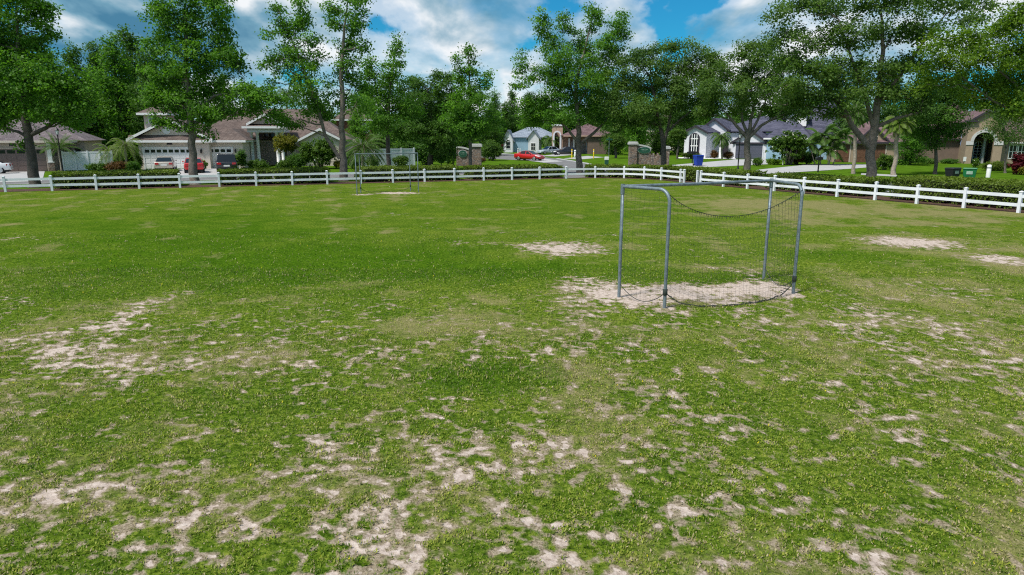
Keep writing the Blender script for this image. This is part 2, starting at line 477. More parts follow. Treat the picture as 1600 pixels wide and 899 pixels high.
for _ in range(2):
    smooth_line = [smooth_line[0]] + [(smooth_line[i - 1] + smooth_line[i] * 2 + smooth_line[i + 1]) / 4 for i in range(1, len(smooth_line) - 1)] + [smooth_line[-1]]
def strip(name, a, b, z, m, kind='structure'):
    mb = MB()
    for i in range(len(a) - 1):
        mb.add([(a[i].x, a[i].y, z), (a[i + 1].x, a[i + 1].y, z), (b[i + 1].x, b[i + 1].y, z), (b[i].x, b[i].y, z)], [(0, 1, 2, 3)])
    o = mb.build(name, m); tag(o, kind=kind); return o
def patch(name, pxs, z, m, kerb=False):
    mb = MB(); pts = [G(*p) for p in pxs]
    if kerb:
        mb.prism([(p.x, p.y, -0.05) for p in pts], (0, 0, z + 0.05))
    else:
        mb.add([(p.x, p.y, z) for p in pts], [tuple(range(len(pts)))])
    o = mb.build(name, m); tag(o, kind='structure'); return o

# ------------------------------------------------------------------ ground
mb = MB(); mb.add([(-1500, -300, 0), (1500, -300, 0), (1500, 2600, 0), (-1500, 2600, 0)], [(0, 1, 2, 3)])
tag(mb.build('ground', M['lawn']), kind='structure')

# the field: a sheet whose sand, thatch and grass follow the bare places
def field_sheet():
    nu, nv = 1000, 760
    apex = Vector((0, -7, 0))
    ang = np.linspace(R(-62), R(62), nu)
    lp = offset_line(smooth_line, 0.35)
    tmax = np.full(nu, 200.0)
    for k in range(nu):
        dx, dy = math.sin(ang[k]), math.cos(ang[k])
        for i in range(len(lp) - 1):
            a, b = lp[i] - apex, lp[i + 1] - apex
            ex, ey = b.x - a.x, b.y - a.y
            den = dx * ey - dy * ex
            if abs(den) < 1e-9: continue
            t = (a.x * ey - a.y * ex) / den
            s = (a.x * dy - a.y * dx) / den
            if t > 0 and -1e-6 <= s <= 1 + 1e-6: tmax[k] = min(tmax[k], t)
    tmax = np.minimum(tmax, 95)
    v = np.linspace(0, 1, nv)[:, None]
    t = 6.5 * (tmax[None, :] / 6.5) ** v
    x = np.sin(ang)[None, :] * t; y = np.cos(ang)[None, :] * t - 7
    X, Y = x.ravel(), y.ravel()
    sand, thin, lush, dry = field_mask(X, Y)
    z = 0.004 + 0.012 * (fbm(X / 0.5, Y / 0.5, 3) + 0.5) * (1 - sand) * np.clip((25 - Y) / 15, 0, 1) + 0.010 * np.clip(fbm(X / .16, Y / .16, 2), -.3, .5) * sand * np.clip((25 - Y) / 12, 0, 1)
    z = np.maximum(z, 0.004)
    co = np.stack([X, Y, z], 1).astype(np.float32)
    me = bpy.data.meshes.new('field')
    ii, jj = np.meshgrid(np.arange(nv - 1), np.arange(nu - 1), indexing='ij')
    b = (ii * nu + jj).ravel()
    q = np.stack([b, b + 1, b + nu + 1, b + nu], 1).astype(np.int32)[:, ::-1]
    me.vertices.add(len(co)); me.vertices.foreach_set('co', co.ravel())
    me.loops.add(q.size); me.loops.foreach_set('vertex_index', np.ascontiguousarray(q).ravel())
    me.polygons.add(len(q)); me.polygons.foreach_set('loop_start', np.arange(len(q), dtype=np.int32) * 4)
    me.polygons.foreach_set('use_smooth', np.ones(len(q), dtype=bool))
    for nm, arr in (('sand', sand), ('thin', thin), ('lush', lush), ('dry', dry)):
        at_ = me.attributes.new(nm, 'FLOAT', 'POINT'); at_.data.foreach_set('value', arr.astype(np.float32))
    me.update(calc_edges=True); me.validate()
    m = bpy.data.materials.new('field_turf'); m.use_nodes = True
    t_ = m.node_tree; bs = t_.nodes['Principled BSDF']
    A = {}
    for nm in ('sand', 'thin', 'lush', 'dry'):
        a = t_.nodes.new('ShaderNodeAttribute'); a.attribute_name = nm; A[nm] = a.outputs['Fac']
    tcx = t_.nodes.new('ShaderNodeTexCoord')
    def ns(sc, det=5.0, ro=0.65):
        n = N(t_, 'ShaderNodeTexNoise', Scale=sc, Detail=det, Roughness=ro); t_.links.new(tcx.outputs['Object'], n.inputs['Vector']); return n.outputs[0]
    fine, mid, tiny = ns(13.0, 7, .78), ns(2.2, 5, .62), ns(42.0, 5, .75)
    g1 = ramp(t_, fine, [(0.36, (0.016, 0.036, 0.004)), (0.50, (0.090, 0.150, 0.012)), (0.64, (0.235, 0.275, 0.045))])
    g2 = ramp(t_, fine, [(0.36, (0.018, 0.044, 0.003)), (0.52, (0.056, 0.126, 0.006)), (0.66, (0.122, 0.204, 0.015))])
    st = ramp(t_, tiny, [(0.34, (0.085, 0.090, 0.022)), (0.5, (0.215, 0.195, 0.080)), (0.64, (0.38, 0.32, 0.17))])
    gr = mixc(t_, A['lush'], g1, g2)
    gr = mixc(t_, 1.0, gr, ramp(t_, ns(1.1, 6, .7), [(0.34, (0.74, 0.82, 0.8)), (0.5, (1, 1, 1)), (0.66, (1.28, 1.14, 1.2))]), 'MULTIPLY')
    hz = ramp(t_, math_(t_, 'ADD', math_(t_, 'MULTIPLY', A['dry'], 0.75), math_(t_, 'MULTIPLY', math_(t_, 'SUBTRACT', mid, 0.5), 1.1)), [(0.18, (0, 0, 0)), (0.75, (0.85, 0.85, 0.85))])
    gr = mixc(t_, hz, gr, st)
    th = ramp(t_, tiny, [(0.34, (0.11, 0.085, 0.050)), (0.5, (0.29, 0.235, 0.165)), (0.64, (0.46, 0.385, 0.29))])
    tf = ramp(t_, math_(t_, 'ADD', A['thin'], math_(t_, 'MULTIPLY', math_(t_, 'SUBTRACT', fine, 0.5), 1.6)), [(0.40, (0, 0, 0)), (0.85, (1, 1, 1))])
    gr = mixc(t_, tf, gr, th)
    sd_ = ramp(t_, fine, [(0.32, (0.25, 0.19, 0.15)), (0.5, (0.50, 0.41, 0.35)), (0.66, (0.66, 0.565, 0.50))])
    sf = ramp(t_, math_(t_, 'ADD', A['sand'], math_(t_, 'MULTIPLY', math_(t_, 'SUBTRACT', tiny, 0.5), 1.1)), [(0.36, (0, 0, 0)), (0.62, (1, 1, 1))])
    c = mixc(t_, sf, gr, sd_)
    t_.links.new(c, bs.inputs['Base Color']); bs.inputs['Roughness'].default_value = 0.95; bs.inputs['Specular IOR Level'].default_value = 0.0
    bp = N(t_, 'ShaderNodeBump', Strength=0.55, Distance=0.05)
    t_.links.new(math_(t_, 'ADD', fine, math_(t_, 'MULTIPLY', tiny, 0.5)), bp.inputs['Height']); t_.links.new(bp.outputs[0], bs.inputs['Normal'])
    o = link_mesh('field', me, m); tag(o, kind='structure')
field_sheet()

def tri_mesh(name, P, tint, m, parent=None, org=None, k=3):
    """P: (n, k, 3) corners of n separate leaves; tint: n"""
    n = len(P)
    co = P.reshape(-1, 3)
    if org is not None: co = co - np.array(org)
    me = bpy.data.meshes.new(name)
    me.vertices.add(n * k); me.vertices.foreach_set('co', co.astype(np.float32).ravel())
    me.loops.add(n * k); me.loops.foreach_set('vertex_index', np.arange(n * k, dtype=np.int32))
    me.polygons.add(n); me.polygons.foreach_set('loop_start', np.arange(n, dtype=np.int32) * k)
    a = me.attributes.new('tint', 'FLOAT', 'POINT'); a.data.foreach_set('value', np.repeat(tint, k).astype(np.float32))
    me.update(calc_edges=True)
    return link_mesh(name, me, m, parent)

# blades and small weeds standing in the turf
def grass():
    P, T = [], []
    bands = [(4.2, 8, 3400, 1.0), (8, 12, 2000, 1.15), (12, 18, 620, 1.35), (18, 25, 110, 1.6)]
    for y0, y1, dens, sc in bands:
        hw1 = 0.86 * y1 + 2.2
        n = int(dens * (y1 - y0) * 2 * hw1)
        y = rng.uniform(y0, y1, n); x = rng.uniform(-hw1, hw1, n)
        ok = np.abs(x) < 0.84 * y + 2.0
        x, y = x[ok], y[ok]
        sand, thin, lush, dry = field_mask(x, y)
        cs = fbm(x / 0.13 - 31, y / 0.12 + 11, 2)
        cl = fbm(x / 0.42 + 3, y / 0.36 - 5, 2) * 0.9 + cs * 0.55
        p = np.clip(1.0 - 0.70 * thin - 0.25 * dry + cl * 0.7 + cs * 1.3 * thin, 0.02, 1) * (1 - 0.97 * sstep(0.1, 0.7, sand))
        ok = rng.random(len(x)) < p
        x, y, thin, lush, dry, cl = x[ok], y[ok], thin[ok], lush[ok], dry[ok], cl[ok]
        n = len(x)
        a = rng.uniform(0, 2 * np.pi, n); lean = rng.uniform(0.2, 1.25, n)
        broad = rng.random(n) < np.clip(0.35 + cl, 0.1, 0.8)
        L = rng.uniform(0.022, 0.050, n) * (0.8 + 0.5 * lush + 0.7 * np.clip(cl, -.4, .6)) * sc ** 0.75 * np.where(broad, 0.8, 1.0)
        w = np.where(broad, rng.uniform(0.010, 0.019, n), rng.uniform(0.004, 0.008, n)) * sc
        d = np.stack([np.cos(a) * np.sin(lean), np.sin(a) * np.sin(lean), np.cos(lean)], 1)
        b = a + rng.uniform(1.2, 1.9, n)
        s = np.stack([np.cos(b), np.sin(b), rng.uniform(-.3, .3, n)], 1)
        base = np.stack([x, y, 0.006 + rng.uniform(0, 0.014, n)], 1)
        tip = base + d * L[:, None]; midp = base + d * (L * 0.5)[:, None]
        q = np.stack([base, midp + s * (w * .5)[:, None], tip, midp - s * (w * .5)[:, None]], 1)
        tint = 0.30 + (0.20 if y1 < 15 else 0.10) * rng.standard_normal(n) + 0.16 * dry + 0.50 * cl - 0.12 * lush
        tint = np.clip(tint, 0, 0.72)
        straw = rng.random(n) < 0.12 + 0.34 * dry + 0.36 * thin - 0.1 * cl
        tint[straw] = rng.uniform(0.80, 0.96, straw.sum())
        tint[rng.random(n) < 0.0025] = 1.0
        P.append(q); T.append(tint)
    P = np.concatenate(P); T = np.concatenate(T)
    m = bpy.data.materials.new('grass_blades'); m.use_nodes = True
    t = m.node_tree; t.nodes.clear()
    a = t.nodes.new('ShaderNodeAttribute'); a.attribute_name = 'tint'
    c = ramp(t, a.outputs['Fac'], [(0.0, (0.040, 0.092, 0.006)), (0.25, (0.108, 0.194, 0.015)), (0.50, (0.245, 0.320, 0.034)), (0.75, (0.38, 0.40, 0.07)), (0.80, (0.32, 0.28, 0.12)), (0.96, (0.50, 0.42, 0.25)), (0.99, (0.65, 0.55, 0.02))])
    d = t.nodes.new('ShaderNodeBsdfPrincipled'); d.inputs['Roughness'].default_value = 0.6; d.inputs['Specular IOR Level'].default_value = 0.2
    t.links.new(c, d.inputs['Base Color'])
    tr = t.nodes.new('ShaderNodeBsdfTranslucent'); t.links.new(c, tr.inputs[0])
    mx = t.nodes.new('ShaderNodeMixShader'); mx.inputs[0].default_value = 0.3
    t.links.new(d.outputs[0], mx.inputs[1]); t.links.new(tr.outputs[0], mx.inputs[2])
    o_ = t.nodes.new('ShaderNodeOutputMaterial'); t.links.new(mx.outputs[0], o_.inputs[0])
    print('grass blades', len(P))
    tag(tri_mesh('grass', P, T, m, k=4), 'short patchy grass and low weeds growing on the playing field', 'grass', kind='stuff')
grass()

# mulch bed behind the fence, street, pavements and drives
strip('mulch_bed', offset_line(smooth_line, 0.10), offset_line(smooth_line, 2.6), 0.010, M['mulch'])
EL = [FL[0] + d0 * 60] + FL[:18]
strip('pavement', offset_line(EL, 5.2), offset_line(EL, 6.9), 0.012, M['concrete'])
strip('road', offset_line(EL, 8.4), offset_line(EL, 15.0), 0.008, M['asphalt'])
strip('kerb', offset_line(EL, 8.1), offset_line(EL, 8.4), 0.016, M['concrete'])
strip('kerb', offset_line(EL, 15.0), offset_line(EL, 15.3), 0.016, M['concrete'])
ER = FR + [FR[-1] + d1 * 45]
strip('pavement', offset_line(ER, 5.6), offset_line(ER, 7.1), 0.012, M['concrete'])
strip('road', offset_line(ER, 9.0), offset_line(ER, 15.6), 0.008, M['asphalt'])
patch('road', [(752, 247.5), (826, 251.5), (868, 257), (886, 264), (880, 279), (920, 277.5), (975, 274.5), (1010, 267.8), (942, 262.2), (914, 255.8), (868, 248.2), (836, 244.2), (795, 241.2), (752, 239.0)], 0.014, M['asphalt'])
patch('pavement', [(752, 239.0), (795, 241.2), (836, 244.2), (836, 243.6), (795, 240.5), (752, 238.2)], 0.02, M['concrete'])
patch('pavement', [(868, 248.2), (914, 255.8), (942, 262.2), (946, 261.6), (918, 255.0), (872, 247.6)], 0.02, M['concrete'])
patch('pavement', [(826, 251.5), (850, 254.6), (880, 252.6), (838, 246.4)], 0.024, M['concrete'])
patch('driveway', [(845, 244.0), (868, 244.8), (905, 241.5), (880, 239.8)], 0.018, M['concrete'])
patch('driveway', [(880, 248.0), (906, 249.6), (945, 246.0), (918, 244.0)], 0.018, M['concrete'])
patch('driveway', [(-60, 287), (66, 283.5), (70, 268.2), (-40, 268.2)], 0.02, M['concrete'])
patch('driveway', [(275, 279), (352, 277), (376, 263.5), (222, 265.2)], 0.02, M['concrete'])
patch('driveway', [(1046, 258.6), (1085, 262.5), (1200, 257.0), (1196, 249.0), (1150, 249.6)], 0.02, M['concrete'])
patch('driveway', [(1160, 273), (1215, 271.5), (1338, 263.5), (1400, 258.5), (1340, 257.2), (1260, 257.8), (1186, 265.5)], 0.022, M['concrete'])
patch('path', [(1345, 273.5), (1400, 276.5), (1402, 273.8), (1346, 271)], 0.018, M['concrete'])
patch('path', [(1400, 252.4), (1470, 253.4), (1530, 250.6), (1528, 249.6), (1470, 252.0), (1400, 251.2)], 0.018, M['concrete'])
patch('gravel_bed', [(1060, 247.6), (1150, 249.4), (1150, 247.2), (1060, 246.0)], 0.016, M['white_rock'])

# ------------------------------------------------------------------ white rail fence
def fence(name, pts, label, ends):
    root = empty(name, pts[0], label, 'fence', 'white two-rail fences round the field')
    h = 0.95
    for i, p in enumerate(pts):
        a = pts[max(i - 1, 0)]; b = pts[min(i + 1, len(pts) - 1)]
        t = (b - a).normalized(); s = Vector((-t.y, t.x, 0)); w = 0.066
        mb = MB()
        c = [p + t * w * u + s * w * v for u, v in ((-1, -1), (1, -1), (1, 1), (-1, 1))]
        dz = random.uniform(-.015, .015); lx = Vector((random.uniform(-.008, .008), random.uniform(-.008, .008), 0))
        mb.hexa([q for q in c] + [q + lx + Vector((0, 0, h + dz)) for q in c])
        c2 = [p + lx + t * w * 1.25 * u + s * w * 1.25 * v + Vector((0, 0, h + dz + .002)) for u, v in ((-1, -1), (1, -1), (1, 1), (-1, 1))]
        c3 = [q + Vector((0, 0, 0.03)) for q in c2]
        mb.hexa(c2 + c3)
        ap = p + lx + Vector((0, 0, h + dz + 0.075))
        mb.add(c3 + [ap], [(0, 1, 4), (1, 2, 4), (2, 3, 4), (3, 0, 4)])
        mb.build('post', M['white_vinyl'], root)
        if i < len(pts) - 1:
            q = pts[i + 1]; u = (q - p).normalized(); s2 = Vector((-u.y, u.x, 0)) * 0.022
            if (q - p).length < 0.5: 
                continue
            for z0, z1 in ((0.30, 0.45), (0.70, 0.85)):
                r = MB(); A, B = p + u * .060, q - u * .060
                j0, j1 = random.uniform(-.012, .012), random.uniform(-.012, .012)
                r.hexa([A - s2 + Vector((0, 0, z0 + j0)), B - s2 + Vector((0, 0, z0 + j1)), B + s2 + Vector((0, 0, z0 + j1)), A + s2 + Vector((0, 0, z0 + j0)),
                        A - s2 + Vector((0, 0, z1 + j0)), B - s2 + Vector((0, 0, z1 + j1)), B + s2 + Vector((0, 0, z1 + j1)), A + s2 + Vector((0, 0, z1 + j0))])
                r.build('rail', M['white_vinyl'], root)
fence('rail_fence', FL, 'long white two-rail fence along the left and back of the field, past the far goal', 0)
fence('rail_fence', FR, 'white two-rail vinyl fence running towards the viewer along the right side of the field', 0)

# ------------------------------------------------------------------ goals
def catenary(a, b, sag, n=14, pw=2.0):
    return [a.lerp(b, i / n) - Vector((0, 0, sag * (1 - abs(2 * i / n - 1) ** pw))) for i in range(n + 1)]
def goal(fl, fr, rl, rr, H, label, r, mesh_cell, thread, sag_back, loose=True, side_net=True):
    root = empty('soccer_goal', (fl + fr + rl + rr) / 4, label, 'soccer goal')
    up = Vector((0, 0, H))
    for f_, b_ in ((fl, rl), (fr, rr)):                    # each end: one bent tube over a front and a rear leg
        mb = MB(); hz = (b_ - f_).normalized(); pts = [f_ + Vector((0, 0, -0.02)), f_ + up * 0.5, f_ + up - Vector((0, 0, 0.02)), f_ + up + hz * 0.02]
        cr = 0.26; cen = b_ + up - hz * cr - Vector((0, 0, cr))
        for k in range(0, 9):
            an = R(90 - k * 11.25); pts.append(cen + hz * math.cos(an) * cr + Vector((0, 0, math.sin(an) * cr)))
        pts += [b_ + up * 0.5, b_ + Vector((0, 0, -0.02))]
        mb.tube(pts, r, 12); mb.build('end_frame', M['galvanized'], root)
        cl = MB(); cl.tube([f_ + up - Vector((0, 0, .16)), f_ + up + Vector((0, 0, .048))], r * 1.22, 12); cl.build('corner_clamp', M['galvanized'], root)
    mb = MB(); mb.tube([fl + up + Vector((0, 0, .0)), fl.lerp(fr, .5) + up + Vector((0, 0, -.012)), fr + up], r * 1.02, 12); mb.build('crossbar', M['galvanized'], root)
    def panel(top, bot, n_across, n_down, name='net', bulge=Vector((0, 0, 0))):
        """top, bot: functions of u in 0..1; thin cords across and down"""
        mb = MB()
        def P(u, v):
            p = top(u).lerp(bot(u), v)
            j = Vector((math.sin(u * 31 + v * 7), math.cos(u * 17 + v * 13), math.sin(v * 23 + u * 5))) * 0.008
            return p + bulge * (math.sin(math.pi * u) * math.sin(math.pi * v)) + j
        for i in range(n_across + 1):
            u = i / n_across; mb.tube([P(u, k / 8) for k in range(9)], thread, 3, cap=False)
        for k in range(n_down + 1):
            v = k / n_down; mb.tube([P(i / 16, v) for i in range(17)], thread, 3, cap=False)
        return mb.build(name, M['net_cord'], root)
    back = (rl + rr - fl - fr).normalized()
    def topB(u): return rl.lerp(rr, u) + Vector((0, 0, H - 0.10 - sag_back * (1 - abs(2 * (u ** 0.92) - 1) ** 2.1)))
    def botB(u): return rl.lerp(rr, u) + back * (0.42 * math.sin(math.pi * u)) + Vector((0, 0, 0.02 + 0.30 * abs(2 * u - 1) ** 6))
    if side_net:
        wd = (fr - fl).length; dp = (rl - fl).length
        panel(topB, botB, int(wd / mesh_cell), int(H * .9 / mesh_cell), bulge=back * 0.12)
        for f_, b_ in ((fl, rl), (fr, rr)):
            panel(lambda u: f_.lerp(b_, u) + Vector((0, 0, H - 0.05 - 0.06 * math.sin(math.pi * u) - (0.1 * max(0, u - .8) / .2))), lambda u: f_.lerp(b_, u) + Vector((0, 0, 0.34 - 0.30 * math.sin(math.pi * u) ** .8)), int(dp / mesh_cell), int(H * .9 / mesh_cell), 'side_net', bulge=(fl - fr).normalized() * (0.06 if f_ is fl else -0.06))
            rp = MB(); rp.tube([f_.lerp(b_, k / 12) + Vector((0, 0, 0.34 - 0.30 * math.sin(math.pi * k / 12) ** .8)) for k in range(13)], 0.008, 6); rp.build('net_rope', M['net_cord'], root)
        rp = MB(); rp.tube([topB(k / 24) for k in range(25)], 0.0065, 6)
        for k in range(1, 60):                                # short ties along the sagging rope
            p = topB(k / 60); rp.tube([p, p + Vector((random.uniform(-.02, .02), 0, -random.uniform(.02, .06)))], 0.005, 4)
        rp.build('net_rope', M['net_cord'], root)
        rp = MB(); rp.tube([botB(k / 24) + Vector((0, 0, .01 + .012 * math.sin(k * 2.1))) for k in range(25)], 0.010, 6)
        for k in range(1, 40):
            p = botB(k / 40); rp.tube([p, p + back * random.uniform(-.12, .1) + Vector((random.uniform(-.06, .06), 0, .015))], 0.008, 4)
        rp.build('net_rope', M['net_cord'], root)
        for b_ in (rl, rr):
            kn = MB(); kn.lathe(b_ + Vector((0, 0, .26)), [(.01, 0), (r * 1.5, .03), (r * 1.35, .09), (r * 1.5, .14), (.01, .18)], 10); kn.build('net_knot', M['net_cord'], root)
    return root
goal(G(967, 465), G(1193, 437), G(1038, 482), G(1239, 459), 2.44, 'large grey steel soccer goal with sagging black net on bare sand, near the viewer', 0.036, 0.115, 0.0017, 0.50)
goal(G(558, 305), G(654, 300.5), G(564, 302.4), G(641.5, 299), 2.42, 'small distant grey soccer goal near the back fence, seen from its open front', 0.030, 0.17, 0.0008, 0.30)
# ------------------------------------------------------------------ foliage
COVER = 1.85
def leaf_quads(c, nrm, L, Wd, r):
    """diamond leaves: c (n,3) centres, nrm (n,3) normals, lengths and widths (n)"""
    n = len(c)
    nrm = nrm / np.maximum(np.linalg.norm(nrm, axis=1, keepdims=True), 1e-6)
    a = r.standard_normal((n, 3)); t = a - nrm * (a * nrm).sum(1, keepdims=True)
    t /= np.maximum(np.linalg.norm(t, axis=1, keepdims=True), 1e-6)
    b = np.cross(nrm, t)
    h = (L * .5)[:, None]; w = (Wd * .5)[:, None]
    bend = nrm * (L * 0.12)[:, None]
    return np.stack([c - t * h - bend, c + b * w, c + t * h - bend, c - b * w], 1)
def lobe_leaves(lobes, size, cover, r, clump=0.42, gap=0.0, up=0.55, per=26, flat=0.6):
    cover *= COVER
    """lobes: list of (centre, (rx, ry, rz)). Leaves sit in clumps, thickest near the outside of each lobe."""
    C, Nn, T = [], [], []
    for cen, rad in lobes:
        cen = np.array(cen); rad = np.array(rad)
        area = math.pi * max(rad[0], rad[1]) * rad[2]
        nl = max(30, int(cover * area / (0.5 * size * size * 0.7)))
        nc = max(3, nl // per)
        d = r.standard_normal((nc, 3)); d /= np.linalg.norm(d, axis=1, keepdims=True)
        rr = r.random(nc) ** 0.42
        rr = rr * (1 + 0.16 * r.standard_normal(nc))
        cc = cen + d * rad * rr[:, None]
        if gap > 0:
            nz = fbm(cc[:, 0] * .55 + cc[:, 1] * .31, cc[:, 2] * .6 - cc[:, 1] * .37, 3)
            keep = nz > (-0.55 + gap)
            cc, d, rr = cc[keep], d[keep], rr[keep]
        n2 = len(cc)
        if n2 == 0: continue
        ct = 0.42 + 0.23 * r.standard_normal(n2) + 0.08 * np.clip(rr - .6, -1, .5)
        k = r.integers(per // 2, per + per // 2, n2)
        idx = np.repeat(np.arange(n2), k)
        m = len(idx)
        off = r.standard_normal((m, 3)) * clump * np.array([1, 1, flat])
        p = cc[idx] + off
        nn = d[idx] * 0.45 + np.array([0, 0, up]) + r.standard_normal((m, 3)) * 0.55
        C.append(p); Nn.append(nn)
        T.append(np.clip(ct[idx] + 0.10 * r.standard_normal(m), 0, 1))
    C, Nn, T = np.concatenate(C), np.concatenate(Nn), np.concatenate(T)
    L = size * r.uniform(0.7, 1.3, len(C))
    return leaf_quads(C, Nn, L, L * r.uniform(.55, .85, len(C)), r), T
def curve_pts(a, b, r_, wob=0.08, n=6, lift=0.0):
    a, b = Vector(a), Vector(b); L = (b - a).length
    out = []
    for i in range(n + 1):
        u = i / n
        p = a.lerp(b, u) + Vector((0, 0, lift * L * math.sin(math.pi * u)))
        if 0 < i < n:
            p += Vector((r_.uniform(-1, 1), r_.uniform(-1, 1), r_.uniform(-1, 1))) * wob * L * .5
        out.append(p)
    return out
def tree(name, label, Y, trunks, lobes, leaf, bark, size=0.24, cover=2.0, group=None, seed=1, cat='tree', clump=.30, gap=0.12, depth=1.0, up=.55, per=64, limbs=(), twigs=True, flat=.6, spread=1.0):
    """trunks: lists of (px, py, radius) at depth Y; lobes: (px, py, rx, ry[, dy]) outlines of leaf masses at that depth"""
    s = Y / FPX
    r_ = random.Random(seed); rr = np.random.default_rng(seed)
    base = at(trunks[0][0][0], trunks[0][0][1], Y); 
    root = empty(name, (base.x, base.y, 0), label, cat, group)
    paths = []
    mb = MB()
    for k, tr in enumerate(trunks):
        pts, rad = [], []
        for i, t in enumerate(tr):
            p = at(t[0], t[1], Y + (t[3] if len(t) > 3 else 0)); pts.append(p); rad.append(t[2])
        if k == 0:
            pts[0].z = -0.05
            foot = pts[0]; pts = [foot, foot.lerp(pts[1], 0.10)] + pts[1:]; rad = [rad[0] * 1.45, rad[0] * 1.02] + rad[1:]
        # refine with a slight wander
        P2, R2 = [], []
        for i in range(len(pts) - 1):
            for j in range(3):
                u = j / 3
                q = pts[i].lerp(pts[i + 1], u)
                if j and i: q += Vector((r_.uniform(-1, 1), r_.uniform(-1, 1), 0)) * rad[i] * .35
                P2.append(q); R2.append(rad[i] * (1 - u) + rad[i + 1] * u)
        P2.append(pts[-1]); R2.append(rad[-1])
        mb.tube(P2, R2, 9); paths.append((P2, R2))
    L3 = []
    for i, l in enumerate(lobes):
        dy = l[4] if len(l) > 4 else r_.uniform(-.75, .75) * l[2] * s * spread
        c = at(l[0], l[1], Y + dy)
        L3.append((c, (l[2] * s, max(l[2], min(l[3], l[2] * 1.6)) * s * depth, l[3] * s)))
    for c, rad in L3:                                   # a limb from the trunk into each mass, and twigs inside it
        best, br, bd = None, 0, 1e9
        for P2, R2 in paths:
            for q, rq in zip(P2, R2):
                if q.z < 1.8: continue
                d = (q - c).length + max(0, q.z - c.z + 0.4) * 2.2
                if d < bd: best, br, bd = q, rq, d
        if best is None or rad[0] < .3: continue
        pts = curve_pts(best, c, r_, 0.10, 6, 0.03)
        r0 = min(br * .62, 0.05 + 0.028 * bd)
        mb.tube(pts, [r0 * (1 - .8 * i / 6) for i in range(7)], 6)
        if twigs:
            for _ in range(5):
                u = r_.randint(3, 6); d = Vector((r_.gauss(0, 1), r_.gauss(0, 1), r_.gauss(.3, 1))).normalized()
                e = pts[u] + Vector((d.x * rad[0], d.y * rad[1], d.z * rad[2])) * .8
                mb.tube(curve_pts(pts[u], e, r_, .12, 4), [r0 * .35, r0 * .3, r0 * .22, r0 * .15, .008], 5, cap=False)
    mb.build('trunk', M[bark], root)
    size *= .72
    Q, T = lobe_leaves([(tuple(c), rad) for c, rad in L3], size, cover, rr, clump, gap, up, per, flat)
    tri_mesh('crown', Q, T, M[leaf], root, tuple(origin_of(root)), 4)
    return root
def shrub(name, label, c, rad, leaf, size=0.11, cover=2.6, seed=1, group=None, cat='shrub', stem=0.0, clump=.12, parts=True, tips=None):
    """a shrub on the ground at c with a leaf mass of radii rad, centred above c; stem > 0 gives a bare stem"""
    rr = np.random.default_rng(seed); r_ = random.Random(seed)
    root = empty(name, (c.x, c.y, 0), label, cat, group)
    rx, ry, rz = rad
    cz = stem + rz * 0.92
    lob = [((c.x, c.y, cz), (rx * .82, ry * .82, rz * .86))]
    for k in range(9):
        a = r_.uniform(0, 6.28); e = r_.uniform(-.5, 1.0)
        lob.append(((c.x + math.cos(a) * rx * .55 * math.cos(e), c.y + math.sin(a) * ry * .55 * math.cos(e), cz + rz * .55 * math.sin(e)), (rx * .42, ry * .42, rz * .42)))
    Q, T = lobe_leaves(lob, size, cover, rr, clump, 0.0, .5, 20, .8)
    Q[:, :, 2] = np.maximum(Q[:, :, 2], 0.02)
    tri_mesh('foliage', Q, T, M[leaf], root, tuple(origin_of(root)), 4)
    mb = MB()
    for k in range(1 if stem > .3 else 5):
        a = r_.uniform(0, 6.28); f = 0 if stem > .3 else .12
        e = Vector((c.x + math.cos(a) * rx * .4 * (f > 0), c.y + math.sin(a) * ry * .4 * (f > 0), cz))
        mb.tube(curve_pts((c.x + math.cos(a) * f * rx, c.y + math.sin(a) * f * ry, -.02), e, r_, .07, 4), [max(.02, .05 * rx) if f else max(.05, .10 * rx)] * 4 + [.015], 6)
    mb.build('stem', M['bark_dark'], root)
    if tips:
        T2 = rr.choice(len(Q), min(tips[1], len(Q)), replace=False)
        cc = Q[T2].mean(1); d = cc - np.array((c.x, c.y, cz)); cc = cc + d * .12
        q2 = leaf_quads(cc, d + np.array([0, 0, .4]), np.full(len(cc), tips[2]), np.full(len(cc), tips[2] * .8), rr)
        tri_mesh('blossom', q2, rr.random(len(cc)), M[tips[0]], root, tuple(origin_of(root)), 4)
    return root
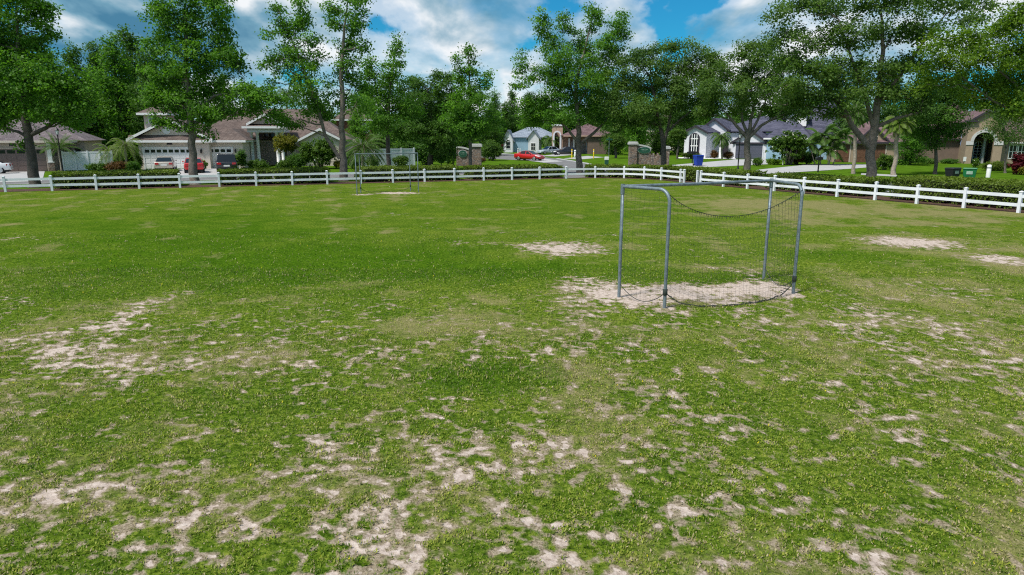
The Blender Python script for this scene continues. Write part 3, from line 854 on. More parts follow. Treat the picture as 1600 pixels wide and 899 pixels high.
def hedge(label, line_pts, w, h, leaf='leaf_hedge', seed=1, group='clipped hedges behind the rail fence', size=.12, dens=210):
    """a clipped hedge whose front foot runs along line_pts; w deep, h high"""
    rr = np.random.default_rng(seed); r_ = random.Random(seed)
    root = empty('hedge', line_pts[0], label, 'hedge', group)
    C, Nn, T = [], [], []
    core = MB()
    for a, b in zip(line_pts[:-1], line_pts[1:]):
        u = (b - a); Ls = u.length; u = u.normalized(); n_ = Vector((-u.y, u.x, 0))
        per_len = int(dens * Ls * (w + 1.5 * h))
        f = rr.random(per_len); s = rr.random(per_len) * Ls
        tw = w / (w + 1.5 * h)
        top = f < tw; k = len(f)
        q = rr.random(k)
        side_front = (~top) & (f < tw + (1 - tw) * .66)
        wob = fbm(s * .9 + a.x, q * 3 + a.y, 3) * .13
        loc = np.zeros((k, 3)); nor = np.zeros((k, 3))
        au, an = np.array(u), np.array(n_)
        z = np.where(top, h + wob - .10 * (2 * q - 1) ** 4, q ** .8 * h)
        dd = np.where(top, q * w, np.where(side_front, wob * .9 + .05 + .12 * np.clip(q - .8, 0, 1), w - wob))
        loc = np.array(a)[None] + au[None] * s[:, None] + an[None] * dd[:, None]; loc[:, 2] = z
        loc += rr.standard_normal((k, 3)) * .035
        nor = np.where(top[:, None], np.array([0, 0, 1.0])[None], np.where(side_front[:, None], -an[None] + np.array([0, 0, .3])[None], an[None] + np.array([0, 0, .3])[None]))
        nor = nor + rr.standard_normal((k, 3)) * .55
        keep = top | (rr.random(k) < (.35 + .65 * np.clip(z / h * 1.6, 0, 1)))
        C.append(loc[keep]); Nn.append(nor[keep])
        T.append(np.clip(.40 + .9 * wob[keep] + .16 * rr.standard_normal(keep.sum()) + np.where(top[keep], .16, 0.0), 0, 1))  # top leaves tinted lighter, standing in for high sun on them
        for i in range(max(2, int(Ls / .35))):
            p = a + u * (i + .5) * Ls / max(2, int(Ls / .35)) + n_ * r_.uniform(.15, w - .15)
            for _ in range(2):
                core.tube([p, p + Vector((r_.uniform(-.25, .25), r_.uniform(-.2, .2), h * .9))], [.016, .006], 4, cap=False)
    # leaves on the two ends
    for e, o_, sg in ((line_pts[0], line_pts[1], 1), (line_pts[-1], line_pts[-2], -1)):
        u = (o_ - e).normalized(); n_ = Vector((-u.y, u.x, 0)) * sg
        k = int(dens * w * h)
        p = np.array(e)[None] + np.array(n_)[None] * (rr.random(k) * w)[:, None]; p[:, 2] = rr.random(k) * h
        C.append(p + rr.standard_normal((k, 3)) * .05); Nn.append(-np.array(u)[None] + rr.standard_normal((k, 3)) * .5); T.append(np.clip(.36 + .15 * rr.standard_normal(k), 0, 1))
    C, Nn, T = np.concatenate(C), np.concatenate(Nn), np.concatenate(T)
    L = size * rr.uniform(.7, 1.3, len(C))
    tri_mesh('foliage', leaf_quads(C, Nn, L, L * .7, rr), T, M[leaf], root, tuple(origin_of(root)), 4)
    # shaded inner mass of twigs and leaves
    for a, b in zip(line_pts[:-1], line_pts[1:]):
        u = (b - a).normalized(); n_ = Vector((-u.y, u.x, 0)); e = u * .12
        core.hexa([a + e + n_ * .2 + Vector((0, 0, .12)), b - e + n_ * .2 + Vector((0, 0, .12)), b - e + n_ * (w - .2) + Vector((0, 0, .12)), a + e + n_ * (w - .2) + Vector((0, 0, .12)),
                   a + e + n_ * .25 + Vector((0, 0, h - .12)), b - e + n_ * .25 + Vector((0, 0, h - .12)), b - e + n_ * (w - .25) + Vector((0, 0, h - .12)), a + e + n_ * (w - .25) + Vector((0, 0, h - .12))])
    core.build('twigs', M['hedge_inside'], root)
    return root
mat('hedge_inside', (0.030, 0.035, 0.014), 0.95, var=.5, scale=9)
def frond(Q, T, base, d, L, droop, r_, width=.5, n=16, leafw=.035, tint=.5, two=True):
    """one feather leaf: midrib bending down, leaflets each side"""
    d = Vector(d).normalized(); side = d.cross(Vector((0, 0, 1)))
    side = side.normalized() if side.length > 1e-3 else Vector((1, 0, 0))
    pts = []; p = Vector(base); dirv = Vector(d)
    st = L / n
    for i in range(n + 1):
        pts.append(p.copy()); dirv = (dirv + Vector((0, 0, -droop / n * (1 + i / n)))).normalized(); p = p + dirv * st
    for i in range(1, n + 1):
        u = i / n; wl = width * (math.sin(math.pi * min(1, .12 + u * .86)) ** .6) + .03
        t = (pts[i] - pts[i - 1]).normalized(); upv = side.cross(t).normalized()
        for sg in (-1, 1):
            tip = pts[i] + (side * sg * .82 + t * .55 - upv * .30 + Vector((0, 0, -.25))).normalized() * wl * r_.uniform(.85, 1.1)
            w = t * leafw
            m = pts[i].lerp(tip, .5)
            Q.append([pts[i], m + w, tip, m - w]); T.append(min(1, max(0, tint + r_.gauss(0, .13))))
    return pts
def palm(name, label, base, top, r0, r1, nf, L, leaf, droop=1.1, width=.5, seed=1, group=None, bark='palm_bark', el=(-.3, 1.2), leafw=.035, n=16, cat='palm tree', tint=.5, stems=None):
    r_ = random.Random(seed)
    root = empty(name, (base.x, base.y, 0), label, cat, group)
    mb = MB(); heads = []
    for (b, t) in (stems or [(base, top)]):
        b = Vector((b.x, b.y, -.03)); pts = curve_pts(b, t, r_, .03, 8)
        mb.tube(pts, [r0 * 1.25] + [r0 + (r1 - r0) * i / 8 for i in range(1, 9)], 10); heads.append(t)
    mb.build('trunk', M[bark], root)
    Q, T = [], []; rib = MB()
    for t in heads:
        for k in range(nf):
            a = k * 2.39996 + r_.uniform(-.25, .25); e = el[0] + (el[1] - el[0]) * ((k + .5) / nf)
            p = frond(Q, T, t, (math.cos(a) * math.cos(e), math.sin(a) * math.cos(e), math.sin(e)), L * r_.uniform(.85, 1.1), droop, r_, width, n, leafw, tint)
            rib.tube(p[::3], [.018, .014, .010, .008, .006, .005][:len(p[::3])] + [.004] * max(0, len(p[::3]) - 6), 4, cap=False)
    Q = np.array([[tuple(v) for v in q] for q in Q]); T = np.array(T)
    tri_mesh('fronds', Q, T, M[leaf], root, tuple(origin_of(root)), 4)
    rib.build('midribs', M['palm_bark'], root)
    return root

# ------------------------------------------------------------------ trees along the fence
GT = 'tall sweetgum trees behind the fence'
GO = 'spreading oak trees along the right street'
tree('sweetgum_tree', 'tall leafy sweetgum at the far left, standing before the taupe garage', 47.6,
     [[(55, 289, .36), (49, 240, .29), (44, 205, .27), (35, 150, .20), (28, 80, .13), (25, 10, .05)], [(46, 216, .12), (28, 206, .10), (6, 201, .06)], [(50, 210, .15), (72, 200, .13), (95, 184, .09), (118, 165, .05)]],
     [(10, -5, 46, 40), (62, 20, 24, 26), (78, 46, 14, 14), (5, 70, 58, 40), (50, 75, 30, 30), (40, 125, 45, 40), (92, 128, 36, 34), (125, 150, 30, 28), (20, 165, 55, 32), (75, 172, 42, 22), (-40, 60, 50, 80), (-30, 160, 45, 35), (110, 190, 30, 10), (-5, 195, 26, 12), (36, 228, 7, 8)],
     'leaf_gum', 'bark_dark', .25, 2.3, GT, 3)
tree('sweetgum_tree', 'tall sweetgum with a full twin-topped crown, in front of the red sedan', 50.5,
     [[(305, 285, .34), (302, 240, .27), (298, 195, .24), (293, 130, .18), (290, 70, .11), (291, 15, .04)], [(297, 180, .11), (335, 150, .09), (385, 140, .06), (425, 150, .04)]],
     [(250, 8, 15, 22), (255, 40, 25, 25), (293, 5, 22, 30), (338, -2, 16, 25), (345, 36, 15, 26), (300, 50, 32, 30), (250, 75, 22, 24), (300, 95, 42, 32), (345, 85, 24, 28), (368, 92, 13, 20), (270, 125, 40, 32), (325, 130, 36, 32), (280, 165, 42, 26), (330, 170, 36, 20), (242, 155, 14, 24), (252, 190, 17, 13), (375, 150, 30, 20), (408, 152, 30, 24), (385, 175, 24, 14), (435, 165, 14, 14), (432, 182, 12, 12), (320, 205, 10, 12), (285, 200, 22, 9)],
     'leaf_gum', 'bark_grey', .25, 2.15, GT, 4)
tree('sweetgum_tree', 'gnarled sweetgum forked low into two ragged leaders, left of the distant goal', 54.5,
     [[(537, 279, .33), (534, 235, .25), (535, 180, .20), (533, 120, .16), (537, 60, .10), (543, 5, .04)], [(531, 248, .16), (508, 212, .13), (494, 160, .12), (472, 100, .09), (445, 40, .05), (433, 12, .03)], [(536, 240, .06), (552, 230, .04), (566, 224, .02)]],
     [(433, 14, 7, 13), (441, 42, 12, 18), (420, 50, 8, 7), (428, 92, 13, 14), (416, 102, 8, 6), (470, 16, 9, 14), (473, 38, 13, 18), (455, 72, 22, 22), (485, 62, 14, 12), (460, 105, 28, 24), (490, 95, 22, 18), (478, 140, 40, 26), (500, 172, 40, 20), (517, 10, 14, 14), (518, 35, 10, 10), (553, 2, 18, 24), (545, 38, 22, 18), (564, 34, 9, 18), (548, 72, 18, 18), (568, 74, 11, 9), (545, 105, 26, 24), (548, 140, 28, 24), (560, 165, 22, 18), (440, 185, 22, 14), (462, 196, 18, 9), (425, 130, 12, 9)],
     'leaf_gum', 'bark_grey', .24, 1.85, GT, 5, gap=.16)
tree('sweetgum_tree', 'slim pointed sweetgum just right of the forked one, above the white lattice fence', 63,
     [[(607, 268, .22), (606, 225, .18), (608, 150, .12), (619, 70, .03)]],
     [(620, 62, 5, 9), (619, 80, 11, 13), (576, 100, 8, 10), (577, 118, 12, 14), (615, 108, 18, 18), (600, 130, 28, 18), (605, 160, 36, 22), (598, 190, 36, 18), (640, 170, 22, 18), (582, 150, 18, 18)],
     'leaf_gum', 'bark_dark', .25, 2.2, GT, 6)
tree('laurel_oak_tree', 'dense dark oak between the slim sweetgum and the stone sign wall', 72,
     [[(672, 259, .30), (674, 225, .26), (672, 180, .20), (668, 140, .10)], [(674, 232, .16), (695, 200, .12), (705, 160, .07)]],
     [(655, 128, 16, 12), (683, 122, 14, 10), (662, 145, 30, 20), (697, 140, 18, 20), (700, 118, 7, 7), (645, 165, 28, 22), (685, 170, 34, 24), (655, 200, 42, 24), (700, 205, 30, 26), (620, 200, 25, 20), (690, 235, 26, 16), (715, 165, 12, 20), (625, 140, 14, 12)],
     'leaf_wood', 'bark_dark', .24, 2.5, None, 7)
tree('sweetgum_tree', 'pointed Christmas tree shaped young sweetgum before the left stone sign wall', 59,
     [[(736, 275, .17), (735, 232, .14), (734, 150, .09), (732, 85, .03)]],
     [(733, 78, 5, 9), (733, 95, 9, 10), (713, 95, 5, 9), (714, 108, 8, 8), (736, 115, 14, 12), (761, 118, 4, 9), (758, 132, 8, 9), (718, 130, 14, 14), (740, 140, 22, 16), (733, 165, 34, 18), (730, 192, 40, 18), (755, 190, 24, 18), (712, 188, 22, 20), (735, 208, 28, 8)],
     'leaf_gum', 'bark_grey', .24, 2.2, GT, 8)
tree('sweetgum_tree', 'broad bright green sweetgum with several spiky tops, in the middle behind the fence', 63.5,
     [[(906, 271, .32), (905, 232, .25), (903, 195, .22), (900, 130, .15), (925, 30, .04)], [(905, 226, .15), (928, 208, .13), (948, 188, .08)], [(904, 224, .14), (885, 200, .11), (860, 178, .06)], [(902, 165, .1), (880, 100, .07), (850, 35, .03)], [(902, 165, .1), (940, 105, .07), (970, 40, .03)]],
     [(847, 24, 5, 10), (851, 45, 13, 14), (840, 35, 6, 12), (884, 26, 8, 11), (885, 46, 16, 14), (929, 14, 12, 13), (928, 36, 16, 14), (973, 28, 6, 10), (966, 45, 14, 13), (862, 70, 22, 18), (908, 68, 24, 18), (950, 66, 22, 16), (974, 60, 9, 10), (882, 95, 34, 20), (930, 95, 34, 20), (966, 82, 16, 13), (814, 88, 5, 9), (817, 105, 11, 13), (835, 120, 20, 14), (868, 125, 36, 22), (915, 130, 40, 22), (952, 115, 22, 18), (850, 155, 36, 20), (900, 160, 40, 22), (942, 155, 26, 20), (825, 165, 22, 16), (830, 188, 26, 14), (875, 185, 40, 14), (925, 182, 34, 16), (812, 130, 10, 10)],
     'leaf_gum', 'bark_grey', .25, 2.0, GT, 9)
tree('oak_tree', 'rounded grey-green oak with a dark trunk in front of the right stone sign wall', 61,
     [[(1037, 266, .27), (1037, 236, .23), (1034, 210, .18), (1026, 170, .12), (1015, 120, .06)], [(1036, 228, .15), (1044, 200, .13), (1050, 165, .09), (1062, 110, .05)], [(1044, 205, .1), (1065, 185, .08), (1085, 170, .05)]],
     [(995, 84, 14, 12), (1018, 82, 14, 11), (1050, 72, 20, 12), (1085, 74, 16, 12), (1105, 85, 16, 12), (970, 96, 16, 12), (1005, 105, 32, 20), (1050, 100, 34, 22), (1092, 105, 28, 20), (1122, 100, 16, 14), (975, 130, 26, 20), (1025, 135, 42, 22), (1075, 135, 38, 22), (1110, 135, 22, 18), (960, 160, 26, 20), (1005, 168, 38, 18), (1055, 165, 36, 16), (1095, 165, 26, 16), (975, 188, 28, 12), (1010, 192, 22, 8), (1075, 188, 22, 9)],
     'leaf_oak', 'bark_dark', .22, 2.1, GO, 10, clump=.30, gap=.12)
tree('oak_tree', 'olive green oak with pale spreading limbs in front of the dark blue garage doors', 57.5,
     [[(1168, 275, .31), (1167, 236, .25), (1169, 214, .24), (1172, 200, .15), (1178, 160, .08)], [(1168, 216, .16), (1150, 196, .12), (1135, 178, .07)], [(1170, 214, .14), (1160, 190, .11), (1158, 165, .06)], [(1171, 214, .16), (1190, 196, .12), (1215, 182, .07)], [(1171, 212, .12), (1184, 188, .10), (1196, 160, .06)]],
     [(1175, 72, 20, 12), (1200, 75, 18, 14), (1160, 90, 18, 12), (1190, 95, 34, 18), (1225, 95, 22, 18), (1130, 112, 24, 16), (1165, 120, 34, 20), (1210, 122, 38, 22), (1110, 140, 26, 18), (1150, 145, 34, 18), (1200, 150, 38, 18), (1240, 145, 26, 20), (1115, 168, 30, 14), (1155, 168, 28, 10), (1215, 172, 34, 12), (1250, 172, 22, 12), (1238, 184, 20, 9), (1098, 180, 14, 9)],
     'leaf_oak', 'bark_grey', .21, 2.1, GO, 11, clump=.29, gap=.12)
tree('oak_tree', 'very large dark oak with forked grey trunk, tallest tree at the upper right', 43.5,
     [[(1359, 298, .34), (1361, 255, .28), (1362, 228, .27), (1368, 190, .22), (1376, 140, .17), (1380, 80, .12), (1376, 15, .06)], [(1360, 232, .21), (1340, 208, .18), (1318, 172, .15), (1290, 135, .10), (1262, 100, .06)], [(1366, 205, .14), (1352, 150, .12), (1330, 90, .08), (1310, 30, .04)], [(1372, 165, .13), (1405, 120, .11), (1440, 70, .07), (1480, 20, .04)], [(1366, 200, .12), (1400, 185, .1), (1440, 175, .06)]],
     [(1225, 18, 26, 20), (1262, -2, 30, 22), (1300, 10, 34, 24), (1350, -5, 40, 26), (1405, 0, 40, 28), (1460, -4, 40, 24), (1510, -2, 32, 18), (1545, 8, 18, 9), (1520, 30, 30, 8), (1218, 62, 18, 16), (1250, 60, 28, 20), (1295, 62, 36, 24), (1345, 55, 36, 26), (1395, 55, 36, 24), (1440, 45, 32, 20), (1230, 100, 26, 18), (1268, 108, 36, 24), (1320, 110, 40, 26), (1375, 110, 38, 26), (1425, 95, 34, 24), (1225, 135, 26, 16), (1260, 148, 36, 20), (1310, 155, 36, 18), (1355, 145, 32, 18), (1400, 145, 34, 20), (1440, 140, 26, 20), (1265, 176, 28, 12), (1230, 165, 22, 14), (1310, 178, 22, 10), (1425, 172, 26, 14)],
     'leaf_oak', 'bark_grey', .21, 1.85, GO, 12, clump=.30, gap=.16)
tree('elm_tree', 'light yellowish green tree reaching in from the right edge of the view', 40,
     [[(1655, 318, .26), (1648, 240, .22), (1635, 190, .18), (1610, 130, .10), (1600, 60, .04)], [(1638, 200, .11), (1580, 172, .09), (1540, 150, .06), (1500, 118, .03)], [(1620, 160, .08), (1560, 110, .05), (1520, 70, .02)]],
     [(1475, 58, 22, 14), (1515, 62, 32, 18), (1560, 48, 26, 16), (1590, 30, 22, 26), (1455, 82, 22, 16), (1500, 95, 38, 20), (1555, 90, 38, 22), (1598, 80, 28, 26), (1445, 108, 20, 16), (1480, 122, 28, 16), (1535, 128, 38, 20), (1585, 130, 34, 22), (1450, 132, 14, 12), (1560, 160, 36, 16), (1600, 170, 28, 20), (1640, 100, 36, 50), (1520, 152, 18, 10), (1600, 10, 16, 16)],
     'leaf_lime', 'bark_grey', .19, 2.1, None, 13, clump=.30, gap=.13)
tree('crape_myrtle_tree', 'thin feathery grey tree beside the arched entry at the right edge', 66,
     [[(1571, 266, .10), (1572, 232, .09), (1568, 200, .07), (1560, 175, .04)], [(1572, 236, .07), (1584, 205, .05), (1594, 175, .03)]],
     [(1562, 186, 16, 16), (1584, 180, 20, 18), (1600, 196, 16, 16), (1570, 208, 18, 12), (1590, 214, 16, 10), (1556, 200, 9, 12)],
     'leaf_oak', 'bark_grey', .18, 1.25, None, 14, clump=.4, gap=.2)
tree('holly_tree', 'dark low-branched tree against the long brown side wall', 64,
     [[(1463, 256, .16), (1462, 232, .13), (1465, 205, .09), (1468, 170, .04)]],
     [(1450, 150, 30, 20), (1485, 145, 26, 20), (1440, 180, 32, 20), (1482, 180, 30, 22), (1460, 206, 28, 14), (1490, 205, 16, 16), (1436, 205, 18, 12), (1465, 224, 14, 10)],
     'leaf_wood', 'bark_dark', .22, 2.8, None, 15)

# ------------------------------------------------------------------ hedges
HF = offset_line(smooth_line, 1.15)
def on_hedge(px):
    """point of the hedge's front foot in the column px"""
    best = None
    for a, b in zip(HF[:-1], HF[1:]):
        if a.y < 1 or b.y < 1: continue
        pa, pb = project(a)[0], project(b)[0]
        if pa <= px <= pb:
            lo, hi = 0.0, 1.0
            for _ in range(30):
                m = (lo + hi) / 2
                if project(a.lerp(b, m))[0] < px: lo = m
                else: hi = m
            return a.lerp(b, lo)
    return HF[1]
for lab, p0, p1, w, h in [('clipped hedge along the fence between the left sweetgum and the red sedan drive', 84, 277, 2.6, 1.08),
                          ('clipped hedge along the fence below the columned porch', 344, 515, 2.6, 1.08),
                          ('clipped hedge along the fence behind the distant goal', 562, 718, 2.6, 1.08),
                          ('clipped hedge along the fence in front of the moving red car', 739, 879, 2.6, 1.02),
                          ('clipped hedge in the corner in front of the right stone sign wall', 918, 1034, 2.4, 1.0),
                          ('clipped hedge behind the fence gap, below the blue bin', 1042, 1157, 2.4, 1.0),
                          ('clipped hedge along the right fence under the black mailbox', 1196, 1345, 2.6, .98),
                          ('thick clipped hedge at the right end, below the green and black bins', 1388, 1660, 3.4, 1.22)]:
    n = max(2, int((p1 - p0) / 28)); pts = [on_hedge(p0 + (p1 - p0) * i / n) for i in range(n + 1)]
    hedge(lab, pts, w, h, seed=int(p0), dens=(190 if p0 < 1300 else 300), size=(.13 if p0 < 1300 else .10))

# ------------------------------------------------------------------ woodland behind the houses
GW = 'tall trees behind the houses'
def wood_proto(seed):
    r_ = random.Random(seed); rr = np.random.default_rng(seed)
    root = empty('woodland_tree', (0, 0, 0), None, 'tree', GW)
    mb = MB(); lob = []
    mb.tube([(0, 0, -.1), (.1, .1, 5), (-.1, .2, 10), (.1, 0, 15)], [.35, .28, .18, .05], 7)
    for k in range(15):
        z = 1.3 + 14.4 * (k / 14); rad = 4.0 * (1 - ((z - 6.5) / 11.5) ** 2) if z > 6.5 else 3.6
        a = k * 2.4 + r_.uniform(-.4, .4); o = rad * .55 * r_.uniform(.6, 1.1)
        c = (math.cos(a) * o, math.sin(a) * o, z); lob.append((c, (rad * .62, rad * .62, 1.9 * r_.uniform(.8, 1.2))))
        mb.tube(curve_pts((0, 0, max(2.5, z - 2.5)), c, r_, .1, 4), [.10, .08, .06, .04, .02], 5)
    lob.append(((r_.uniform(-.8, .8), 0, 16.4), (1.2, 1.2, 1.5))); lob.append(((r_.uniform(-1, 1), .3, 17.6), (.6, .6, 1.0)))
    mb.build('trunk', M['bark_dark'], root)
    Q, T = lobe_leaves(lob, .34, 1.7, rr, .5, .10, .5, 30)
    tri_mesh('crown', Q, T, M['leaf_wood' if seed % 3 else 'leaf_gum'], root, (0, 0, 0), 4)
    return root
protos = [wood_proto(s) for s in (31, 32, 33)]
WOOD = [(-25, 70, 92, 'at the far left edge, above the taupe roof'), (25, 78, 98, 'directly above the taupe house roof'), (72, 76, 90, 'above the right end of the taupe roof'), (112, 66, 96, 'right of the far left sweetgum'),
        (148, 62, 104, 'over the white vinyl gate, with a low top'), (172, 48, 95, 'over the two feathery palms, sharply pointed'), (197, 38, 100, 'with the highest spike, left of the twin-topped sweetgum'), (226, 72, 93, 'directly behind the beige tower'),
        (262, 84, 102, 'behind the gable with the round vent'), (345, 110, 108, 'behind the single garage roof'), (395, 128, 112, 'behind the columned porch'), (500, 160, 104, 'behind the low gable beside the forked sweetgum'), (478, 168, 120, 'behind the round golden topiary'),
        (570, 128, 118, 'behind the slim pointed sweetgum'), (772, 140, 165, 'just right of the Christmas tree shaped sweetgum'), (800, 138, 178, 'above the distant blue house'), (828, 142, 170, 'behind the distant blue gable'),
        (556, 168, 100, 'left of the red brick wall'), (596, 165, 98, 'right of the red brick wall'), (1320, 165, 100, 'between the slate roof and the wooden garage doors'), (1432, 170, 84, 'over the left end of the brown side wall'),
        (645, 158, 112, 'over the left half of the lattice fence'), (688, 150, 116, 'over the right half of the lattice fence'), (722, 150, 122, 'behind the left stone sign wall'), (766, 165, 125, 'behind the wispy grey bush'), (790, 160, 172, 'left of the distant blue house'),
        (865, 150, 160, 'above the arched rose house'), (935, 132, 150, 'above the rose house side wall'), (962, 128, 128, 'behind the big mushroom topiary'), (998, 118, 124, 'behind the right stone sign pillar'), (1030, 124, 132, 'behind the right stone sign wall'), (1065, 120, 126, 'left of the grey house gable'),
        (1105, 118, 140, 'over the arched window of the grey house'), (1160, 126, 150, 'over the grey house ridge'), (1240, 116, 140, 'over the white dormer'), (1300, 95, 120, 'over the slate roof'), (1345, 88, 118, 'behind the forked oak trunk'), (1400, 92, 112, 'behind the pale palm trunk'),
        (1450, 100, 108, 'over the plum shingle roof'), (1505, 105, 110, 'over the roof left of the arched entry'), (1570, 90, 104, 'over the arched entry'), (1630, 80, 100, 'at the right edge beyond the entry')]
for i, (px, py, Y, where) in enumerate(WOOD):
    o = protos[i] if i < 3 else copy_tree(protos[i % 3])
    p = at(px, py, Y); h = p.z / 18.4
    o.location = (p.x, Y, 0); k = max(h, .55) if Y < 115 else max(h, .7)
    o.scale = (k * random.uniform(.85, 1.05), k * random.uniform(.85, 1.05), h)
    o.rotation_euler.z = random.uniform(0, 6.28)
    o['label'] = 'dark green woodland tree ' + where
# far wood that reads as one mass
def far_wood():
    rr = np.random.default_rng(77); lob = []
    for k in range(190):
        a = R(-58) + R(116) * k / 189; d = rr.uniform(215, 285); h = rr.uniform(9, 15)
        lob.append(((math.sin(a) * d, math.cos(a) * d, h * .5), (4.5, 4.5, h * .52)))
    Q, T = lobe_leaves(lob, 1.1, 1.5, rr, 1.2, 0, .5, 14)
    tag(tri_mesh('far_woodland', Q, T, M['leaf_wood'], None, None, 4), 'distant dark green wood closing the horizon', 'woodland', kind='stuff')
far_wood()
# ------------------------------------------------------------------ houses
class Frame:
    """a house's own ground frame: x along its front, d into its depth (away from the viewer)"""
    def __init__(s, px, py, rot, Y=None):
        s.o = G(px, py) if Y is None else Vector((at(px, 215, Y).x, Y, 0))
        a = R(rot); s.ax = Vector((math.cos(a), math.sin(a), 0)); s.ad = Vector((-math.sin(a), math.cos(a), 0))
    def w(s, x, d, z): return s.o + s.ax * x + s.ad * d + Vector((0, 0, z))
    def x(s, px, d, z=2.0):
        k = (px - CX) / FPX; b = s.o + s.ad * d; q = z - CAMH
        return (k * (b.y * cP - q * sP) - b.x) / (s.ax.x - k * s.ax.y * cP)
    def z(s, x, d, py):
        p = s.w(x, d, 0); k2 = -(py - CY) / FPX
        return CAMH + p.y * (k2 * cP - sP) / (cP + k2 * sP)
    def depth_at(s, px, x, z=2.0):          # depth of column px on a side wall at x
        k = (px - CX) / FPX; b = s.o + s.ax * x; q = z - CAMH
        return (k * (b.y * cP - q * sP) - b.x) / (s.ad.x - k * s.ad.y * cP)
def fbox(mb, F, x0, x1, d0, d1, z0, z1, mi=0):
    mb.hexa([F.w(x0, d0, z0), F.w(x1, d0, z0), F.w(x1, d1, z0), F.w(x0, d1, z0), F.w(x0, d0, z1), F.w(x1, d0, z1), F.w(x1, d1, z1), F.w(x0, d1, z1)], mi)
def hip(mb, F, x0, x1, d0, d1, ez, rz, ov=.45, mi=0, along='x'):
    x0 -= ov; x1 += ov; d0 -= ov; d1 += ov
    run = min(x1 - x0, d1 - d0) / 2
    if x1 - x0 >= d1 - d0: r0, r1 = (x0 + run, (d0 + d1) / 2), (x1 - run, (d0 + d1) / 2)
    else: r0, r1 = ((x0 + x1) / 2, d0 + run), ((x0 + x1) / 2, d1 - run)
    e = [F.w(x0, d0, ez), F.w(x1, d0, ez), F.w(x1, d1, ez), F.w(x0, d1, ez)]
    a, b = F.w(r0[0], r0[1], rz), F.w(r1[0] + .01, r1[1] + .01, rz)
    if x1 - x0 >= d1 - d0: fs = [(0, 1, 5, 4), (1, 2, 5), (2, 3, 4, 5), (3, 0, 4), (3, 2, 1, 0)]
    else: fs = [(0, 1, 4), (1, 2, 5, 4), (2, 3, 5), (3, 0, 4, 5), (3, 2, 1, 0)]
    mb.add(e + [a, b], fs, mi)
def gable(mb, F, x0, x1, d0, d1, ez, rz, ov=.4, th=.16, mi=0, fov=.35):
    """two roof slabs with the ridge running into the depth"""
    xm = (x0 + x1) / 2; sl = (rz - ez) / (xm - x0)
    for xa, s in ((x0 - ov, 1), (x1 + ov, -1)):
        za = ez - ov * sl
        mb.hexa([F.w(xa, d0 - fov, za), F.w(xm, d0 - fov, rz), F.w(xm, d1, rz), F.w(xa, d1, za), F.w(xa, d0 - fov, za + th), F.w(xm, d0 - fov, rz + th), F.w(xm, d1, rz + th), F.w(xa, d1, za + th)], mi)
def rake(mb, F, x0, x1, d, ez, rz, ov=.4, th=.26, out=.05, mi=0):
    xm = (x0 + x1) / 2; sl = (rz - ez) / (xm - x0)
    for xa in (x0 - ov, x1 + ov):
        za = ez - ov * sl
        mb.hexa([F.w(xa, d - out, za - th + .18), F.w(xm, d - out, rz - th + .18), F.w(xm, d, rz - th + .18), F.w(xa, d, za - th + .18), F.w(xa, d - out, za + .19), F.w(xm, d - out, rz + .19), F.w(xm, d, rz + .19), F.w(xa, d, za + .19)], mi)
def gable_wall(mb, F, x0, x1, d0, d1, ez, rz, mi=0):
    mb.prism([F.w(x0, d0, ez), F.w(x1, d0, ez), F.w((x0 + x1) / 2, d0, rz)], F.ad * (d1 - d0), mi)
def garage_door(F, x0, x1, d, z1, m, root, rows=4, cols=8, windows=True, trim='white_paint', z0=0.02):
    t = MB()
    for a, b, za, zb in ((x0 - .16, x0, z0, z1 + .16), (x1, x1 + .16, z0, z1 + .16), (x0, x1, z1, z1 + .16)):
        fbox(t, F, a, b, d - .06, d + .03, za, zb)
    mb = MB(); fbox(mb, F, x0, x1, d - .012, d + .02, z0, z1)
    rh = (z1 - z0) / rows; cw = (x1 - x0) / cols
    for r_ in range(rows):
        for c in range(cols):
            if windows and r_ == rows - 1: continue
            fbox(mb, F, x0 + c * cw + .05, x0 + (c + 1) * cw - .05, d - .030, d - .012, z0 + r_ * rh + .05, z0 + (r_ + 1) * rh - .05)
    o = mb.build('garage_door', M[m], root)
    t.build('door_frame', M[trim], o)
    if windows:
        g = MB()
        for c in range(cols):
            fbox(g, F, x0 + c * cw + .08, x0 + (c + 1) * cw - .08, d - .022, d - .0125, z1 - rh + .12, z1 - .10)
        g.build('door_windows', M['glass_dark'], o)
    return o
